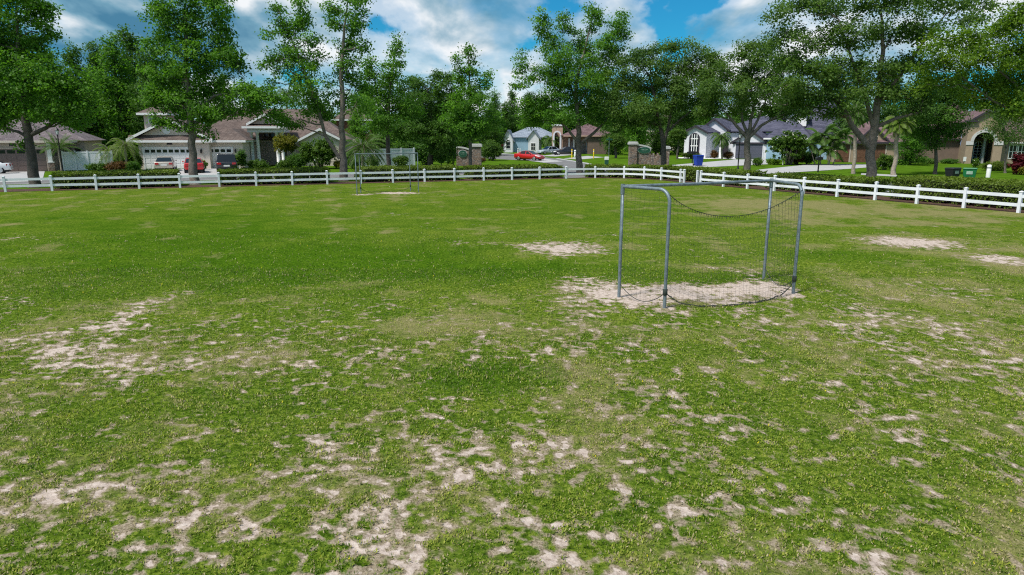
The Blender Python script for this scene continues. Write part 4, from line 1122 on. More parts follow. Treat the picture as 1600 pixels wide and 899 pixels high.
def window(F, x0, x1, d, z0, z1, root, nx=2, nz=2, frame='white_paint', glass='glass_dark', arch=False, fw=.09):
    fr = MB(); pn = MB(); xm = (x0 + x1) / 2; rr = (x1 - x0) / 2
    for a, b, za, zb in ((x0 - fw, x0, z0 - fw, z1), (x1, x1 + fw, z0 - fw, z1), (x0, x1, z0 - fw, z0)) + (() if arch else ((x0 - fw, x1 + fw, z1, z1 + fw),)):
        fbox(fr, F, a, b, d - .06, d + .02, za, zb)
    fbox(pn, F, x0, x1, d - .014, d + .01, z0, z1)
    for i in range(1, nx): fbox(fr, F, x0 + (x1 - x0) * i / nx - .03, x0 + (x1 - x0) * i / nx + .03, d - .045, d - .014, z0, z1)
    for i in range(1, nz): fbox(fr, F, x0, x1, d - .040, d - .015, z0 + (z1 - z0) * i / nz - .03, z0 + (z1 - z0) * i / nz + .03)
    if arch:
        n = 14
        pts = [(xm + rr * math.cos(math.pi * k / n), z1 + rr * math.sin(math.pi * k / n)) for k in range(n + 1)]
        pn.prism([F.w(a, d - .014, b) for a, b in pts], F.ad * .024)
        for k in range(n):
            (a, b), (c, e) = pts[k], pts[k + 1]; f = 1 + fw / rr
            A, B = (xm + (a - xm) * f, z1 + (b - z1) * f), (xm + (c - xm) * f, z1 + (e - z1) * f)
            fr.prism([F.w(a, d - .06, b), F.w(A[0], d - .06, A[1]), F.w(B[0], d - .06, B[1]), F.w(c, d - .06, e)], F.ad * .08)
        fbox(fr, F, x0, x1, d - .045, d - .015, z1 - .04, z1 + .04)
        fbox(fr, F, xm - .035, xm + .035, d - .043, d - .014, z1 + .04, z1 + rr)
    o = fr.build('window', M[frame], root)
    pn.build('pane', M[glass], o)
    return o
def fascia(F, x0, x1, d0, d1, ez, root, m='white_paint', ov=.45, h=.20):
    mb = MB(); x0 -= ov; x1 += ov; d0 -= ov; d1 += ov
    for a, b, c, e in ((x0, x1, d0 - .03, d0 + .02), (x0, x1, d1 - .02, d1 + .03), (x0 - .03, x0 + .02, d0 + .02, d1 - .02), (x1 - .02, x1 + .03, d0 + .02, d1 - .02)):
        fbox(mb, F, a, b, c, e, ez - h, ez + .015)
    fbox(mb, F, x0 + .02, x1 - .02, d0 + .02, d1 - .02, ez - .06, ez - .012)
    return mb.build('fascia', M[m], root)
def arch_poly(x0, x1, z0, zs, n=14):
    xm, r_ = (x0 + x1) / 2, (x1 - x0) / 2
    return [(x0, z0)] + [(xm - r_ * math.cos(math.pi * k / n), zs + r_ * math.sin(math.pi * k / n)) for k in range(n + 1)] + [(x1, z0)]
def wall_with_arch(mb, F, x0, x1, d0, d1, z1, a0, a1, zs, mi=0, n=14):
    """front wall x0..x1 with an arched opening a0..a1 springing at zs"""
    xm, r_ = (a0 + a1) / 2, (a1 - a0) / 2
    fbox(mb, F, x0, a0, d0, d1, 0, z1, mi); fbox(mb, F, a1, x1, d0, d1, 0, z1, mi)
    pts = [(xm - r_ * math.cos(math.pi * k / n), zs + r_ * math.sin(math.pi * k / n)) for k in range(n + 1)]
    for (a, b), (c, e) in zip(pts[:-1], pts[1:]):
        mb.hexa([F.w(a, d0, b), F.w(c, d0, e), F.w(c, d1, e), F.w(a, d1, b), F.w(a, d0, z1), F.w(c, d0, z1), F.w(c, d1, z1), F.w(a, d1, z1)], mi)
def arch_trim(mb, F, a0, a1, d0, d1, zs, wd=.28, mi=0, n=14):
    xm, r_ = (a0 + a1) / 2, (a1 - a0) / 2
    for k in range(n):
        t0, t1 = math.pi * k / n, math.pi * (k + 1) / n
        q = [(xm - rr * math.cos(t), zs + rr * math.sin(t)) for rr, t in ((r_, t0), (r_ + wd, t0), (r_ + wd, t1), (r_, t1))]
        mb.prism([F.w(a, d0, b) for a, b in q], F.ad * (d1 - d0), mi)
def wall_lamp(F, x, d, z, root):
    mb = MB(); fbox(mb, F, x - .06, x + .06, d - .10, d - .001, z + .28, z + .34); fbox(mb, F, x - .09, x + .09, d - .22, d - .04, z + .20, z + .26)
    fbox(mb, F, x - .07, x + .07, d - .20, d - .06, z - .10, z + .20); mb.build('wall_lantern', M['black_metal'], root)

def rakes(F, rows, root, m='white_paint'):
    """a pair of sloping boards along each gable: one object for each board"""
    for x0, x1, d, ez, rz, ov, *th in rows:
        xm = (x0 + x1) / 2; sl = (rz - ez) / (xm - x0); t = th[0] if th else .26
        for xa in (x0 - ov, x1 + ov):
            za = ez - ov * sl; mb = MB()
            mb.hexa([F.w(xa, d - .05, za - t + .18), F.w(xm, d - .05, rz - t + .18), F.w(xm, d, rz - t + .18), F.w(xa, d, za - t + .18), F.w(xa, d - .05, za + .19), F.w(xm, d - .05, rz + .19), F.w(xm, d, rz + .19), F.w(xa, d, za + .19)])
            mb.build('rake_board', M[m], root)
def board(F, x0, x1, d0, d1, z0, z1, root, m='white_paint', name='trim_board'):
    mb = MB(); fbox(mb, F, x0, x1, d0, d1, z0, z1); mb.build(name, M[m], root)
# -- taupe house, far left
F = Frame(76, 268, 20)
h = empty('taupe_house', F.w(0, 0, 0), 'low taupe house with a brown garage door and grey-brown hip roof, far left', 'house')
xl, xd0, xd1, xr = F.x(-140, 0), F.x(-22, 0), F.x(70.5, 0), F.x(80, 0)
ez = 3.0
mb = MB(); fbox(mb, F, xl, xr, 0, 7, 0, ez); x2 = F.x(133, 3.2); fbox(mb, F, xr + .01, x2, 3.2, 12, 0, ez - .02); mb.build('wall', M['tan_stucco'], h)
mb = MB(); hip(mb, F, xl, x2 - 1.0, 0, 13, ez, F.z((xl + x2) / 2, 6.5, 181)); hip(mb, F, xr - 6, x2, 3.2, 12, ez - .02, ez + 2.2, .43); mb.build('roof', M['shingle_taupe'], h)
fascia(F, xl, x2 - 1.0, 0, 13, ez, h, 'cream_stucco')
garage_door(F, xd0, xd1, 0, 2.2, 'door_taupe', h, 4, 6, True, 'tan_stucco')
mb = MB(); fbox(mb, F, xd1 + .18, xd1 + .55, -.16, 0.0, .95, ez - .25); fbox(mb, F, xd1 + .12, xd1 + .70, -.22, 0, .86, .95); mb.build('pilaster', M['white_paint'], h)
mb = MB(); fbox(mb, F, xd1 + .14, xd1 + .68, -.20, 0, 0, .86); mb.build('pilaster_base', M['field_stone'], h)
wall_lamp(F, xd1 + .9, 0, 1.6, h)
for pxw in (104, 119):
    window(F, F.x(pxw, 3.2), F.x(pxw + 6, 3.2), 3.2, .8, 2.1, h, 1, 1, 'dark_trim')
mb = MB(); xm = F.x(21, 0); fbox(mb, F, xm - .28, xm + .28, -.03, 0, 2.50, 2.72); mb.build('house_number', M['dark_trim'], h)

# -- beige house with gable, tower and columned porch
F = Frame(382, 263.0, 9)
h = empty('beige_house', F.w(0, 0, 0), 'beige house with white garage doors, gable with round vent, small tower and columned porch', 'house')
gx0, gx1 = F.x(209, -1.0), F.x(327, -1.0)
ez = F.z(gx1, -1, 219.5) 
mb = MB(); fbox(mb, F, gx0 + .5, gx1, -1.0, 8, 0, ez); fbox(mb, F, gx1 + .01, 0, 0, 7.5, 0, ez - .02)
rz = F.z((gx0 + gx1) / 2, -1, 188)
gable_wall(mb, F, gx0 + .3, gx1 - .1, -.8, -.4, ez + .25, rz)
tx0, tx1 = F.x(230, 5), F.x(262, 5); tz = F.z(tx0, 5, 177)
fbox(mb, F, tx0, tx1, 5, 8.5, ez, tz)
sx0, sx1 = F.x(378, 6), F.x(452, 6); fbox(mb, F, 0.01, F.x(560, 7.6), 7.6, 16, 0, ez)
px0, px1 = F.x(470, 4.5), F.x(533, 4.5); fbox(mb, F, px0, px1, 4.5, 7.58, 0, ez - .05)
gz = F.z((px0 + px1) / 2, 4.5, 203)
gable_wall(mb, F, px0 + .1, px1 - .1, 4.5, 4.9, ez - .04, gz - .1)
mb.build('wall', M['cream_stucco'], h)
mb = MB(); gable(mb, F, gx0, gx1, -1, 9, ez + .22, rz, .5, .18)
# skirt of shingles under the gable
mb.prism([F.w(gx0 - .4, -1.5, ez), F.w(gx0 - .4, -.8, ez), F.w(gx0 - .4, -.8, ez + .55)], F.ax * (gx1 - gx0 + .8))
hip(mb, F, gx1 + .3, 0.2, 0, 8, ez, F.z(-2.4, 4, 201), .45)
hip(mb, F, tx0, tx1, 5, 8.5, tz, F.z((tx0 + tx1) / 2, 6.7, 165), .55)
hip(mb, F, gx1 - 4, F.x(545, 9), 7.6, 17, ez + .05, F.z(F.x(430, 12), 12, 170), .5)
gable(mb, F, px0, px1, 4.5, 11, ez - .02, gz, .5, .18)
mb.build('roof', M['shingle_rust'], h)
fa = fascia(F, gx0, gx1, -1, 8, ez, h, 'white_paint', .48, .22); fascia(F, gx1 + .55, 0.0, 0, 7.5, ez - .005, h, 'white_paint', .44, .22)
fascia(F, tx0, tx1, 5, 8.5, tz, h, 'white_paint', .55, .22)
rakes(F, [(gx0, gx1, -1.36, ez + .22, rz, .5), (px0, px1, 4.14, ez - .02, gz, .5)], h)
mb = MB(); c = F.w(F.x(263, -.9), -.86, F.z(F.x(263, -.9), -.9, 204)); a2 = F.ad
mb.prism([c + F.ax * .40 * math.cos(t * math.pi / 10) + Vector((0, 0, .40 * math.sin(t * math.pi / 10))) for t in range(20)], a2 * .06); mb.build('round_vent', M['white_paint'], h)
garage_door(F, F.x(225, -1), F.x(299, -1), -1, F.z(F.x(260, -1), -1, 232.5), 'white_paint', h, 4, 8)
garage_door(F, F.x(325, 0), F.x(362, 0), 0, F.z(F.x(345, 0), 0, 232), 'white_paint', h, 4, 4)
wall_lamp(F, F.x(314.5, -1), -1, 1.75, h); wall_lamp(F, F.x(368, 0), 0, 1.75, h)
mb = MB(); xm = F.x(266, -1); fbox(mb, F, xm - .25, xm + .25, -1.03, -1, 2.55, 2.73); mb.build('house_number', M['dark_trim'], h)
window(F, F.x(238, 5), F.x(246, 5), 5, F.z(tx0, 5, 192), F.z(tx0, 5, 181), h, 1, 2, 'white_paint', 'glass_blue')
# porch
pd = 3.4; qx0, qx1 = F.x(390, pd), F.x(444, pd); pz0 = F.z(qx0, pd, 207); pz1 = F.z(qx0, pd, 198)
mb = MB(); fbox(mb, F, qx0 - .1, qx1 + .1, pd, pd + 4.2, pz0, pz1); mb.build('entablature', M['white_paint'], h)
mb = MB(); hip(mb, F, qx0 - .1, qx1 + .1, pd, pd + 4.2, pz1 + .02, pz1 + .55, .45); apx = F.z((qx0 + qx1) / 2, pd, 180)
gable(mb, F, qx0 + .1, qx1 - .1, pd + .25, pd + 4, pz1 + .3, apx, .25, .16, 0, .25); mb.build('porch_roof', M['shingle_rust'], h)
mb = MB(); gable_wall(mb, F, qx0 + .1, qx1 - .1, pd + .3, pd + .6, pz1 + .3, apx); mb.build('pediment', M['tan_stucco'], h)
rakes(F, [(qx0 + .1, qx1 - .1, pd + .02, pz1 + .3, apx, .25)], h); board(F, qx0 - .58, qx1 + .58, pd - .48, pd - .43, pz1 - .20, pz1 + .03, h)
for pc in (394, 403.5, 434, 442):
    mb = MB(); p = F.w(F.x(pc, pd + .25), pd + .30, 0)
    mb.lathe(p, [(.26, 0), (.26, .14), (.20, .16), (.19, 1.6), (.17, pz0 - .14), (.22, pz0 - .12), (.24, pz0)], 14); mb.build('column', M['white_paint'], h)
dx0, dx1 = F.x(404, 7.5), F.x(430, 7.5)
mb = MB(); fbox(mb, F, dx0, (dx0 + dx1) / 2 - .01, 7.50, 7.59, .05, 2.75); fbox(mb, F, (dx0 + dx1) / 2 + .01, dx1, 7.50, 7.59, .05, 2.75); mb.build('front_door', M['door_grey'], h)
window(F, dx0, dx1, 7.57, 2.95, 3.75, h, 3, 1, 'tan_stucco')
window(F, F.x(478, 4.5), F.x(490, 4.5), 4.5, .7, 2.0, h, 2, 2, 'white_paint')

# -- red brick two-storey house glimpsed behind the sweetgums
F = Frame(563, 240, 12, Y=112)
h = empty('brick_house', F.w(0, 0, 0), 'red brick two-storey house glimpsed through leaves behind the forked sweetgum', 'house')
x1 = F.x(581, 0); zt = F.z(0, 0, 187)
mb = MB(); fbox(mb, F, -4, x1, 0, 8, 0, zt); mb.build('wall', M['brick_red'], h)
mb = MB(); hip(mb, F, -4, x1, 0, 8, zt, zt + 2.0); mb.build('roof', M['shingle_rust'], h); fascia(F, -4, x1, 0, 8, zt, h)
window(F, F.x(569, 0), F.x(577, 0), 0, zt - 2.0, zt - .7, h); window(F, F.x(569, 0), F.x(577, 0), 0, 1.0, 2.4, h)

# -- pale blue house, far
F = Frame(851, 237, -6, Y=146)
h = empty('blue_house', F.w(0, 0, 0), 'distant pale blue house with a grey shingle roof, behind the moving red car', 'house')
xa, xb, xc = F.x(789, 3), F.x(825, 0), F.x(842, 0); ez = F.z(0, 0, 215)
mb = MB(); fbox(mb, F, xa, xb, 3, 11, 0, ez); mb.build('wall', M['blue_stucco'], h)
mb = MB(); fbox(mb, F, xb + .01, xc, 0, 9, 0, ez); gz = F.z((xb + xc) / 2, 0, 204); gable_wall(mb, F, xb, xc, .01, .4, ez, gz); 
xg0, xg1 = F.x(787, 1), F.x(801, 1); fbox(mb, F, xg0, xg1, 1, 2.98, 0, ez - .3); gable_wall(mb, F, xg0, xg1, 1, 2.9, ez - .3, F.z(xg0, 1, 205)); mb.build('gable_wall', M['grey_stucco'], h)
mb = MB(); gable(mb, F, xb, xc, 0, 8, ez, gz); gable(mb, F, xg0, xg1, 1, 6, ez - .3, F.z(xg0, 1, 204)); hip(mb, F, xa, xc + 4, 3, 12, ez, F.z(xa, 7, 199)); mb.build('roof', M['shingle_blue'], h)
window(F, F.x(830, 0), F.x(836, 0), 0, .5, ez - 1.2, h, 2, 2, 'white_paint'); window(F, F.x(791, 1), F.x(797, 1), 1, .8, 2.2, h, 1, 2, 'white_paint', arch=True)
# -- rose house with the arched entry, far
F = Frame(862, 240.5, -4)
h = empty('rose_house', F.w(0, 0, 0), 'rose stucco house with a tall arched entry and tan side wall, behind the black sedan', 'house')
x1, x2, x3 = F.x(879, 0), F.x(917, 1.5), F.x(960, -2); zt = F.z(0, 0, 197); ez = F.z(x2, 1.5, 212)
mb = MB(); a0, a1 = F.x(866.5, 0), F.x(874.5, 0); wall_with_arch(mb, F, 0, x1, 0, .4, zt, a0, a1, F.z(0, 0, 211)); fbox(mb, F, 0, x1, 2.2, 8, 0, zt); fbox(mb, F, 0, .4, .4, 2.2, 0, zt - .01)
fbox(mb, F, x1 + .01, x2, 1.5, 9, 0, ez); mb.build('wall', M['rose_stucco'], h)
mb = MB(); fbox(mb, F, x2 + .01, x3, -2, 9, 0, ez - .01); mb.build('side_wall', M['brown_and_shaded_stucco'], h)
mb = MB(); hip(mb, F, x1, x3, -2, 10, ez + .01, F.z(x2, 4, 193)); mb.build('roof', M['shingle_plum'], h)
fascia(F, x1 + .6, x3, -2, 10, ez, h, 'rose_stucco')
mb = MB(); arch_trim(mb, F, a0, a1, -.06, .02, F.z(0, 0, 211)); fbox(mb, F, -.2, x1 + .2, -.15, .5, zt, zt + .3)
for xx in (a0 - .35, a1, F.x(888, 1.3), F.x(895, 1.3)): fbox(mb, F, xx, xx + .32, -.1, 0.0 if xx < x1 else 1.49, 0, F.z(0, 0, 211) if xx < x1 else ez - .5)
mb.build('trim', M['grey_stucco'], h)
garage_door(F, F.x(894, 1.5), F.x(916, 1.5), 1.5, 2.2, 'door_grey', h, 4, 4, False, 'grey_stucco')
mb = MB(); fbox(mb, F, a0 + .2, a1 - .2, 2.15, 2.21, 0, 2.3); mb.build('front_door', M['door_wood'], h)
# -- small pink-roofed house glimpsed far behind the right sign
F = Frame(1018, 236, 0, Y=165)
h = empty('far_house', F.w(0, 0, 0), 'far house whose pink roof shows between oak stems behind the right stone sign', 'house')
mb = MB(); fbox(mb, F, 0, 8, 0, 7, 0, 5.6); mb.build('wall', M['cream_stucco'], h); mb = MB(); hip(mb, F, 0, 8, 0, 7, 5.6, F.z(4, 3, 178)); mb.build('roof', M['shingle_plum'], h); window(F, 2, 3.4, 0, 3.4, 4.8, h)

# -- grey house with the arched window
F = Frame(1102, 247.5, -33)
h = empty('grey_house', F.w(0, 0, 0), 'light grey house with charcoal roof, tall arched window and dark double garage', 'house')
xw0 = F.x(1069, 0); ez = F.z(xw0, 0, 207); 
mb = MB(); fbox(mb, F, xw0, 0, 0, 9, 0, ez); gz = F.z(xw0 / 2, 0, 197.5); gable_wall(mb, F, xw0, 0, .0, .4, ez, gz)
d2 = 6.0; xg0, xg1 = F.x(1093, d2), F.x(1136, d2); e2 = F.z(xg0, d2, 203); fbox(mb, F, xg0 + .2, xg1 - .2, d2 + .01, d2 + 7, 0, e2); g2 = F.z((xg0 + xg1) / 2, d2, 186.5); gable_wall(mb, F, xg0, xg1, d2 + .012, d2 + .4, e2, g2)
d3 = 1.0; xh0, xh1 = F.x(1145, d3), F.x(1199, d3); fbox(mb, F, xg1 - .19, xh1 + 2.5, d2 + .6, d2 + 9, 0, e2 - .5); e3 = F.z(xh0, d3, 222.5); fbox(mb, F, xh0, xh1, d3, d3 + 5, 0, e3); g3 = F.z((xh0 + xh1) / 2, d3, 205); gable_wall(mb, F, xh0, xh1, d3 + .01, d3 + .4, e3, g3)
mb.build('wall', M['grey_stucco'], h)
mb = MB(); gable(mb, F, xw0, 0, 0, 9, ez, gz, .35, .2); gable(mb, F, xg0, xg1, d2, d2 + 8, e2, g2, .35, .2); gable(mb, F, xh0, xh1, d3, d3 + 7, e3, g3, .35, .2)
hip(mb, F, xg0 + 2, xh1 + 3, d2 + .4, d2 + 13, e2 - .3, F.z(xg1, d2 + 6, 182), .4); mb.build('roof', M['shingle_slate'], h)
rakes(F, [(xw0, 0, -.36, ez, gz, .35, .3), (xg0, xg1, d2 - .36, e2, g2, .35, .3), (xh0, xh1, d3 - .36, e3, g3, .35, .3)], h, 'dark_trim'); board(F, xh0 - .3, xh1 + .3, d3 - .2, d3 - .01, e3 - .25, e3, h, 'dark_trim')
window(F, F.x(1078.5, 0), F.x(1091, 0), 0, .6, F.z(xw0, 0, 216.5), h, 2, 2, 'dark_trim', 'glass_dark', True, .2)
mb = MB(); wx0, wx1 = F.x(1078.5, 0), F.x(1091, 0)
for t_ in (.2, .5, .8): fbox(mb, F, wx0 + (wx1 - wx0) * t_ - .06, wx0 + (wx1 - wx0) * t_ + .06, -.075, -.046, .6, F.z(xw0, 0, 210))
for zz_ in (1.9, 3.0): fbox(mb, F, wx0 + .06, wx1 - .06, -.082, -.047, zz_ - .07, zz_ + .07)
mb.build('window_muntins', M['white_paint'], h)
garage_door(F, F.x(1150, d3), F.x(1192, d3), d3, F.z(xh0, d3, 224.5), 'door_slate', h, 4, 8, False, 'grey_stucco')
dw = F.x(1127, d2); fd = MB(); fbox(fd, F, dw, dw + 1.2, d2 - .05, d2, 0, 2.4); fd.build('front_door', M['dark_trim'], h)
cm = MB(); p = F.w(F.x(1126, 3.0), 3.0, 0); cm.lathe(p, [(.25, 0), (.2, .1), (.2, 3.0), (.26, 3.1)], 12); cm.build('porch_column', M['white_paint'], h)
# -- slate-roofed blue and white house
F = Frame(1262, 250, -30)
h = empty('slate_house', F.w(0, 0, 0), 'white and blue house with a large slate roof and dormer behind the frangipani', 'house')
xa, xb = F.x(1200, 1), F.x(1262, 0); ez = F.z(xa, 0, 216)
mb = MB(); fbox(mb, F, xa, 0, 0, 10, 0, ez); fbox(mb, F, .01, F.x(1318, 3), 3, 12, 0, ez); mb.build('wall', M['blue_stucco'], h)
mb = MB(); hip(mb, F, xa, 0, 0, 10, ez, F.z(xa / 2, 5, 184)); hip(mb, F, xa + 3, F.x(1325, 3), 3, 15, ez + .02, F.z(0, 9, 150)); mb.build('roof', M['shingle_slate'], h)
fascia(F, xa, 0, 0, 10, ez, h)
dd = 3.4; d0_, d1_ = F.x(1222, dd), F.x(1260, dd); dz0, dz1 = F.z(d0_, dd, 185), F.z(d0_, dd, 170)
dm = MB(); fbox(dm, F, d0_ + .3, d1_ - .3, dd, dd + 3.5, dz0 - 1.2, dz0); gable_wall(dm, F, d0_, d1_, dd, dd + 3, dz0, dz1); dmo = dm.build('dormer', M['white_paint'], h)
mb = MB(); gable(mb, F, d0_, d1_, dd, dd + 5, dz0, dz1, .3, .14); mb.build('dormer_roof', M['shingle_slate'], dmo)
garage_door(F, F.x(1232, 0), F.x(1256, 0), 0, 2.1, 'door_slate', h, 4, 4, False)
# -- brown house at the right
F = Frame(1417, 254.5, -20)
h = empty('brown_house', F.w(0, 0, 0), 'brown stucco house with plum roof, wooden garage doors and pale arched entry', 'house')
g0, g1 = F.x(1302, -1.0), 0.0
ez = F.z(g0, -1, 222)
mb = MB(); fbox(mb, F, g0, g1, -1.0, 8, 0, ez); gzz = F.z(F.x(1350, -1), -1, 197); gg0, gg1 = F.x(1338, -1), F.x(1388, -1); gable_wall(mb, F, gg0, gg1, -.99, -.6, ez, gzz); mb.build('garage_wall', M['gold_stucco'], h)
wx1 = F.x(1508, 2.2); e4 = F.z(4, 2.2, 217)
mb = MB(); fbox(mb, F, .01, wx1, 2.2, 12, 0, e4); mb.build('side_wall', M['brown_and_shaded_stucco'], h)  # this wall's shade is put into its darker stucco colour
ed = -1.0; e0, e1 = F.x(1509, ed), F.x(1566, ed); a0, a1 = F.x(1520, ed), F.x(1552, ed); zs = F.z(a0, ed, 221); zt = F.z(e0, ed, 188)
mb = MB(); wall_with_arch(mb, F, e0, e1, ed, ed + .45, zt, a0, a1, zs); fbox(mb, F, e0, e0 + .4, ed + .46, 2.19, 0, zt); fbox(mb, F, e1 - .4, e1, ed + .46, 4, 0, zt); fbox(mb, F, e0 + .4, e1 - .4, 3.2, 4, 0, zt)
gz5 = F.z((e0 + e1) / 2, ed, 173); m0, m1 = F.x(1524, ed), F.x(1556, ed); gable_wall(mb, F, e0 + .3, e1 - .3, ed + .01, ed + .4, zt, gz5); mb.build('entry_wall', M['gold_stucco'], h)
mb = MB(); arch_trim(mb, F, a0, a1, ed - .09, ed + .02, zs, .34); fbox(mb, F, e0 - .05, a0, ed - .08, ed - .002, zs - .45, zs); fbox(mb, F, a1, e1 + .05, ed - .08, ed - .002, zs - .45, zs)
xm = (a0 + a1) / 2; rr_ = (a1 - a0) / 2; fbox(mb, F, xm - .16, xm + .16, ed - .14, ed - .002, zs + rr_ + .28, zs + rr_ + .62); mb.build('arch_trim', M['cap_stone'], h)
rx1 = F.x(1660, 1.0); mb = MB(); fbox(mb, F, e1 + .01, rx1, 1.0, 12, 0, zs + .5); mb.build('wing_wall', M['gold_stucco'], h)
mb = MB(); hip(mb, F, g0, g1, -1, 9, ez, F.z(g0 / 2, 4, 190)); hip(mb, F, 0.6, wx1 + 5, 2.2, 16, e4, F.z(F.x(1530, 8), 8, 161), .5); hip(mb, F, e1 - 1, rx1, 1, 14, zs + .5, F.z(e1 + 4, 7, 178), .4)
gable(mb, F, gg0, gg1, -1, 5, ez, gzz, .3, .18); gable(mb, F, e0 + .25, e1 - .25, ed, 7, zt, gz5, .5, .2); mb.build('roof', M['shingle_plum'], h)
fascia(F, g0, g1, -1, 8.5, ez, h, 'dark_trim', .46); fascia(F, 0.9, wx1, 2.2, 12, e4, h, 'dark_trim', .52)
rakes(F, [(gg0, gg1, -1.36, ez, gzz, .3), (e0 + .25, e1 - .25, ed - .36, zt, gz5, .5)], h, 'dark_trim'); board(F, e0 - .5, e0 + .9, ed - .4, ed - .02, zt - .22, zt - .02, h, 'dark_trim', 'cornice_return'); board(F, e1 - .9, e1 + .5, ed - .4, ed - .02, zt - .22, zt - .02, h, 'dark_trim', 'cornice_return')
for p0, p1 in ((1307, 1328), (1339, 1357), (1366, 1384)):
    garage_door(F, F.x(p0, -1), F.x(p1, -1), -1, F.z(F.x(p0, -1), -1, 226), 'door_wood', h, 4, 3, False, 'tan_stucco')
wo_ = F.x(1524, 2.9)
window(F, F.x(1522.5, 3.2), F.x(1533.5, 3.2), 3.2, .35, zs - .55, h, 2, 5, 'white_paint', 'glass_dark', True, .12)
mb = MB(); fbox(mb, F, F.x(1542, 3.2), F.x(1551, 3.2), 3.1, 3.19, 0, 2.7); mb.build('front_door', M['dark_trim'], h)
mb = MB(); p = F.w(F.x(1537.5, 1.0), 1.0, 0); mb.lathe(p, [(.22, 0), (.17, .1), (.15, 3.1), (.22, 3.2)], 12); mb.build('entry_column', M['cap_stone'], h)
for p0 in (1578, 1592): window(F, F.x(p0, 1), F.x(p0 + 10, 1), 1, .7, zs - .5, h, 2, 2, 'white_paint')
mb = MB(); fbox(mb, F, F.x(1574, .6), F.x(1640, .6), .3, .98, zs - .25, zs - .15); mb.build('window_awning', M['white_paint'], h)
fx = F.x(1505.5, 1.6); fz = F.z(fx, 1.6, 209)
root = empty('garden_flag', F.w(fx, 1.6, 0), 'tall narrow blue and white flag hanging left of the arched entry', 'flag')
mb = MB(); mb.tube([F.w(fx + .35, 1.7, 0), F.w(fx + .35, 1.7, fz + .2)], .025, 8); mb.tube([F.w(fx + .35, 1.7, fz + .05), F.w(fx - .45, 1.6, fz + .1)], .018, 6); mb.build('pole', M['black_metal'], root)
mb = MB(); n = 10; zb = F.z(fx, 1.6, 232)
for k in range(n):
    za, zb_ = fz + (zb - fz) * k / n, fz + (zb - fz) * (k + 1) / n; wa = .34 + .06 * math.sin(k * 1.2); wb = .34 + .06 * math.sin((k + 1) * 1.2); sa, sb = .07 * math.sin(k * .9), .07 * math.sin((k + 1) * .9)
    mb.hexa([F.w(fx - wb - .05, 1.6 + sb, zb_), F.w(fx + wb - .05, 1.6 - sb, zb_), F.w(fx + wb - .05, 1.62 - sb, zb_), F.w(fx - wb - .05, 1.62 + sb, zb_), F.w(fx - wa - .05, 1.6 + sa, za), F.w(fx + wa - .05, 1.6 - sa, za), F.w(fx + wa - .05, 1.62 - sa, za), F.w(fx - wa - .05, 1.62 + sa, za)])
mb.build('cloth', M['flag_cloth'], root)

# ------------------------------------------------------------------ white vinyl privacy fences
def vinyl(label, a, b, h, n, name='privacy_fence', caps=True):
    root = empty(name, a, label, 'fence'); u = (b - a).normalized(); s = Vector((-u.y, u.x, 0)); L = (b - a).length
    for i in range(n + 1):
        p = a + u * L * i / n; mb = MB(); w = .065
        mb.hexa([p + u * w * x + s * w * y for x, y in ((-1, -1), (1, -1), (1, 1), (-1, 1))] + [p + u * w * x + s * w * y + Vector((0, 0, h + .08)) for x, y in ((-1, -1), (1, -1), (1, 1), (-1, 1))])
        mb.build('post', M['white_vinyl'], root)
        if i < n:
            q = a + u * L * (i + 1) / n; P, Q = p + u * .07, q - u * .07; mb = MB(); k = 12
            for j in range(k):
                A, B = P.lerp(Q, j / k) + u * .004, P.lerp(Q, (j + 1) / k) - u * .004
                mb.hexa([A - s * .012 + Vector((0, 0, .06)), B - s * .012 + Vector((0, 0, .06)), B + s * .012 + Vector((0, 0, .06)), A + s * .012 + Vector((0, 0, .06)), A - s * .012 + Vector((0, 0, h - .05)), B - s * .012 + Vector((0, 0, h - .05)), B + s * .012 + Vector((0, 0, h - .05)), A + s * .012 + Vector((0, 0, h - .05))])
            for z in (.06, h - .14):
                mb.hexa([P - s * .03 + Vector((0, 0, z)), Q - s * .03 + Vector((0, 0, z)), Q + s * .03 + Vector((0, 0, z)), P + s * .03 + Vector((0, 0, z)), P - s * .03 + Vector((0, 0, z + .13)), Q - s * .03 + Vector((0, 0, z + .13)), Q + s * .03 + Vector((0, 0, z + .13)), P + s * .03 + Vector((0, 0, z + .13))])
            mb.build('panel', M['white_vinyl'], root)
    return root
vinyl('white vinyl privacy fence with a double gate between the taupe and beige houses', G(101, 267.4), G(178, 266.3), 1.92, 4)
vinyl('white vinyl privacy fence with lattice top behind the distant goal', G(566, 262.0), G(648, 260.0), 2.05, 4)

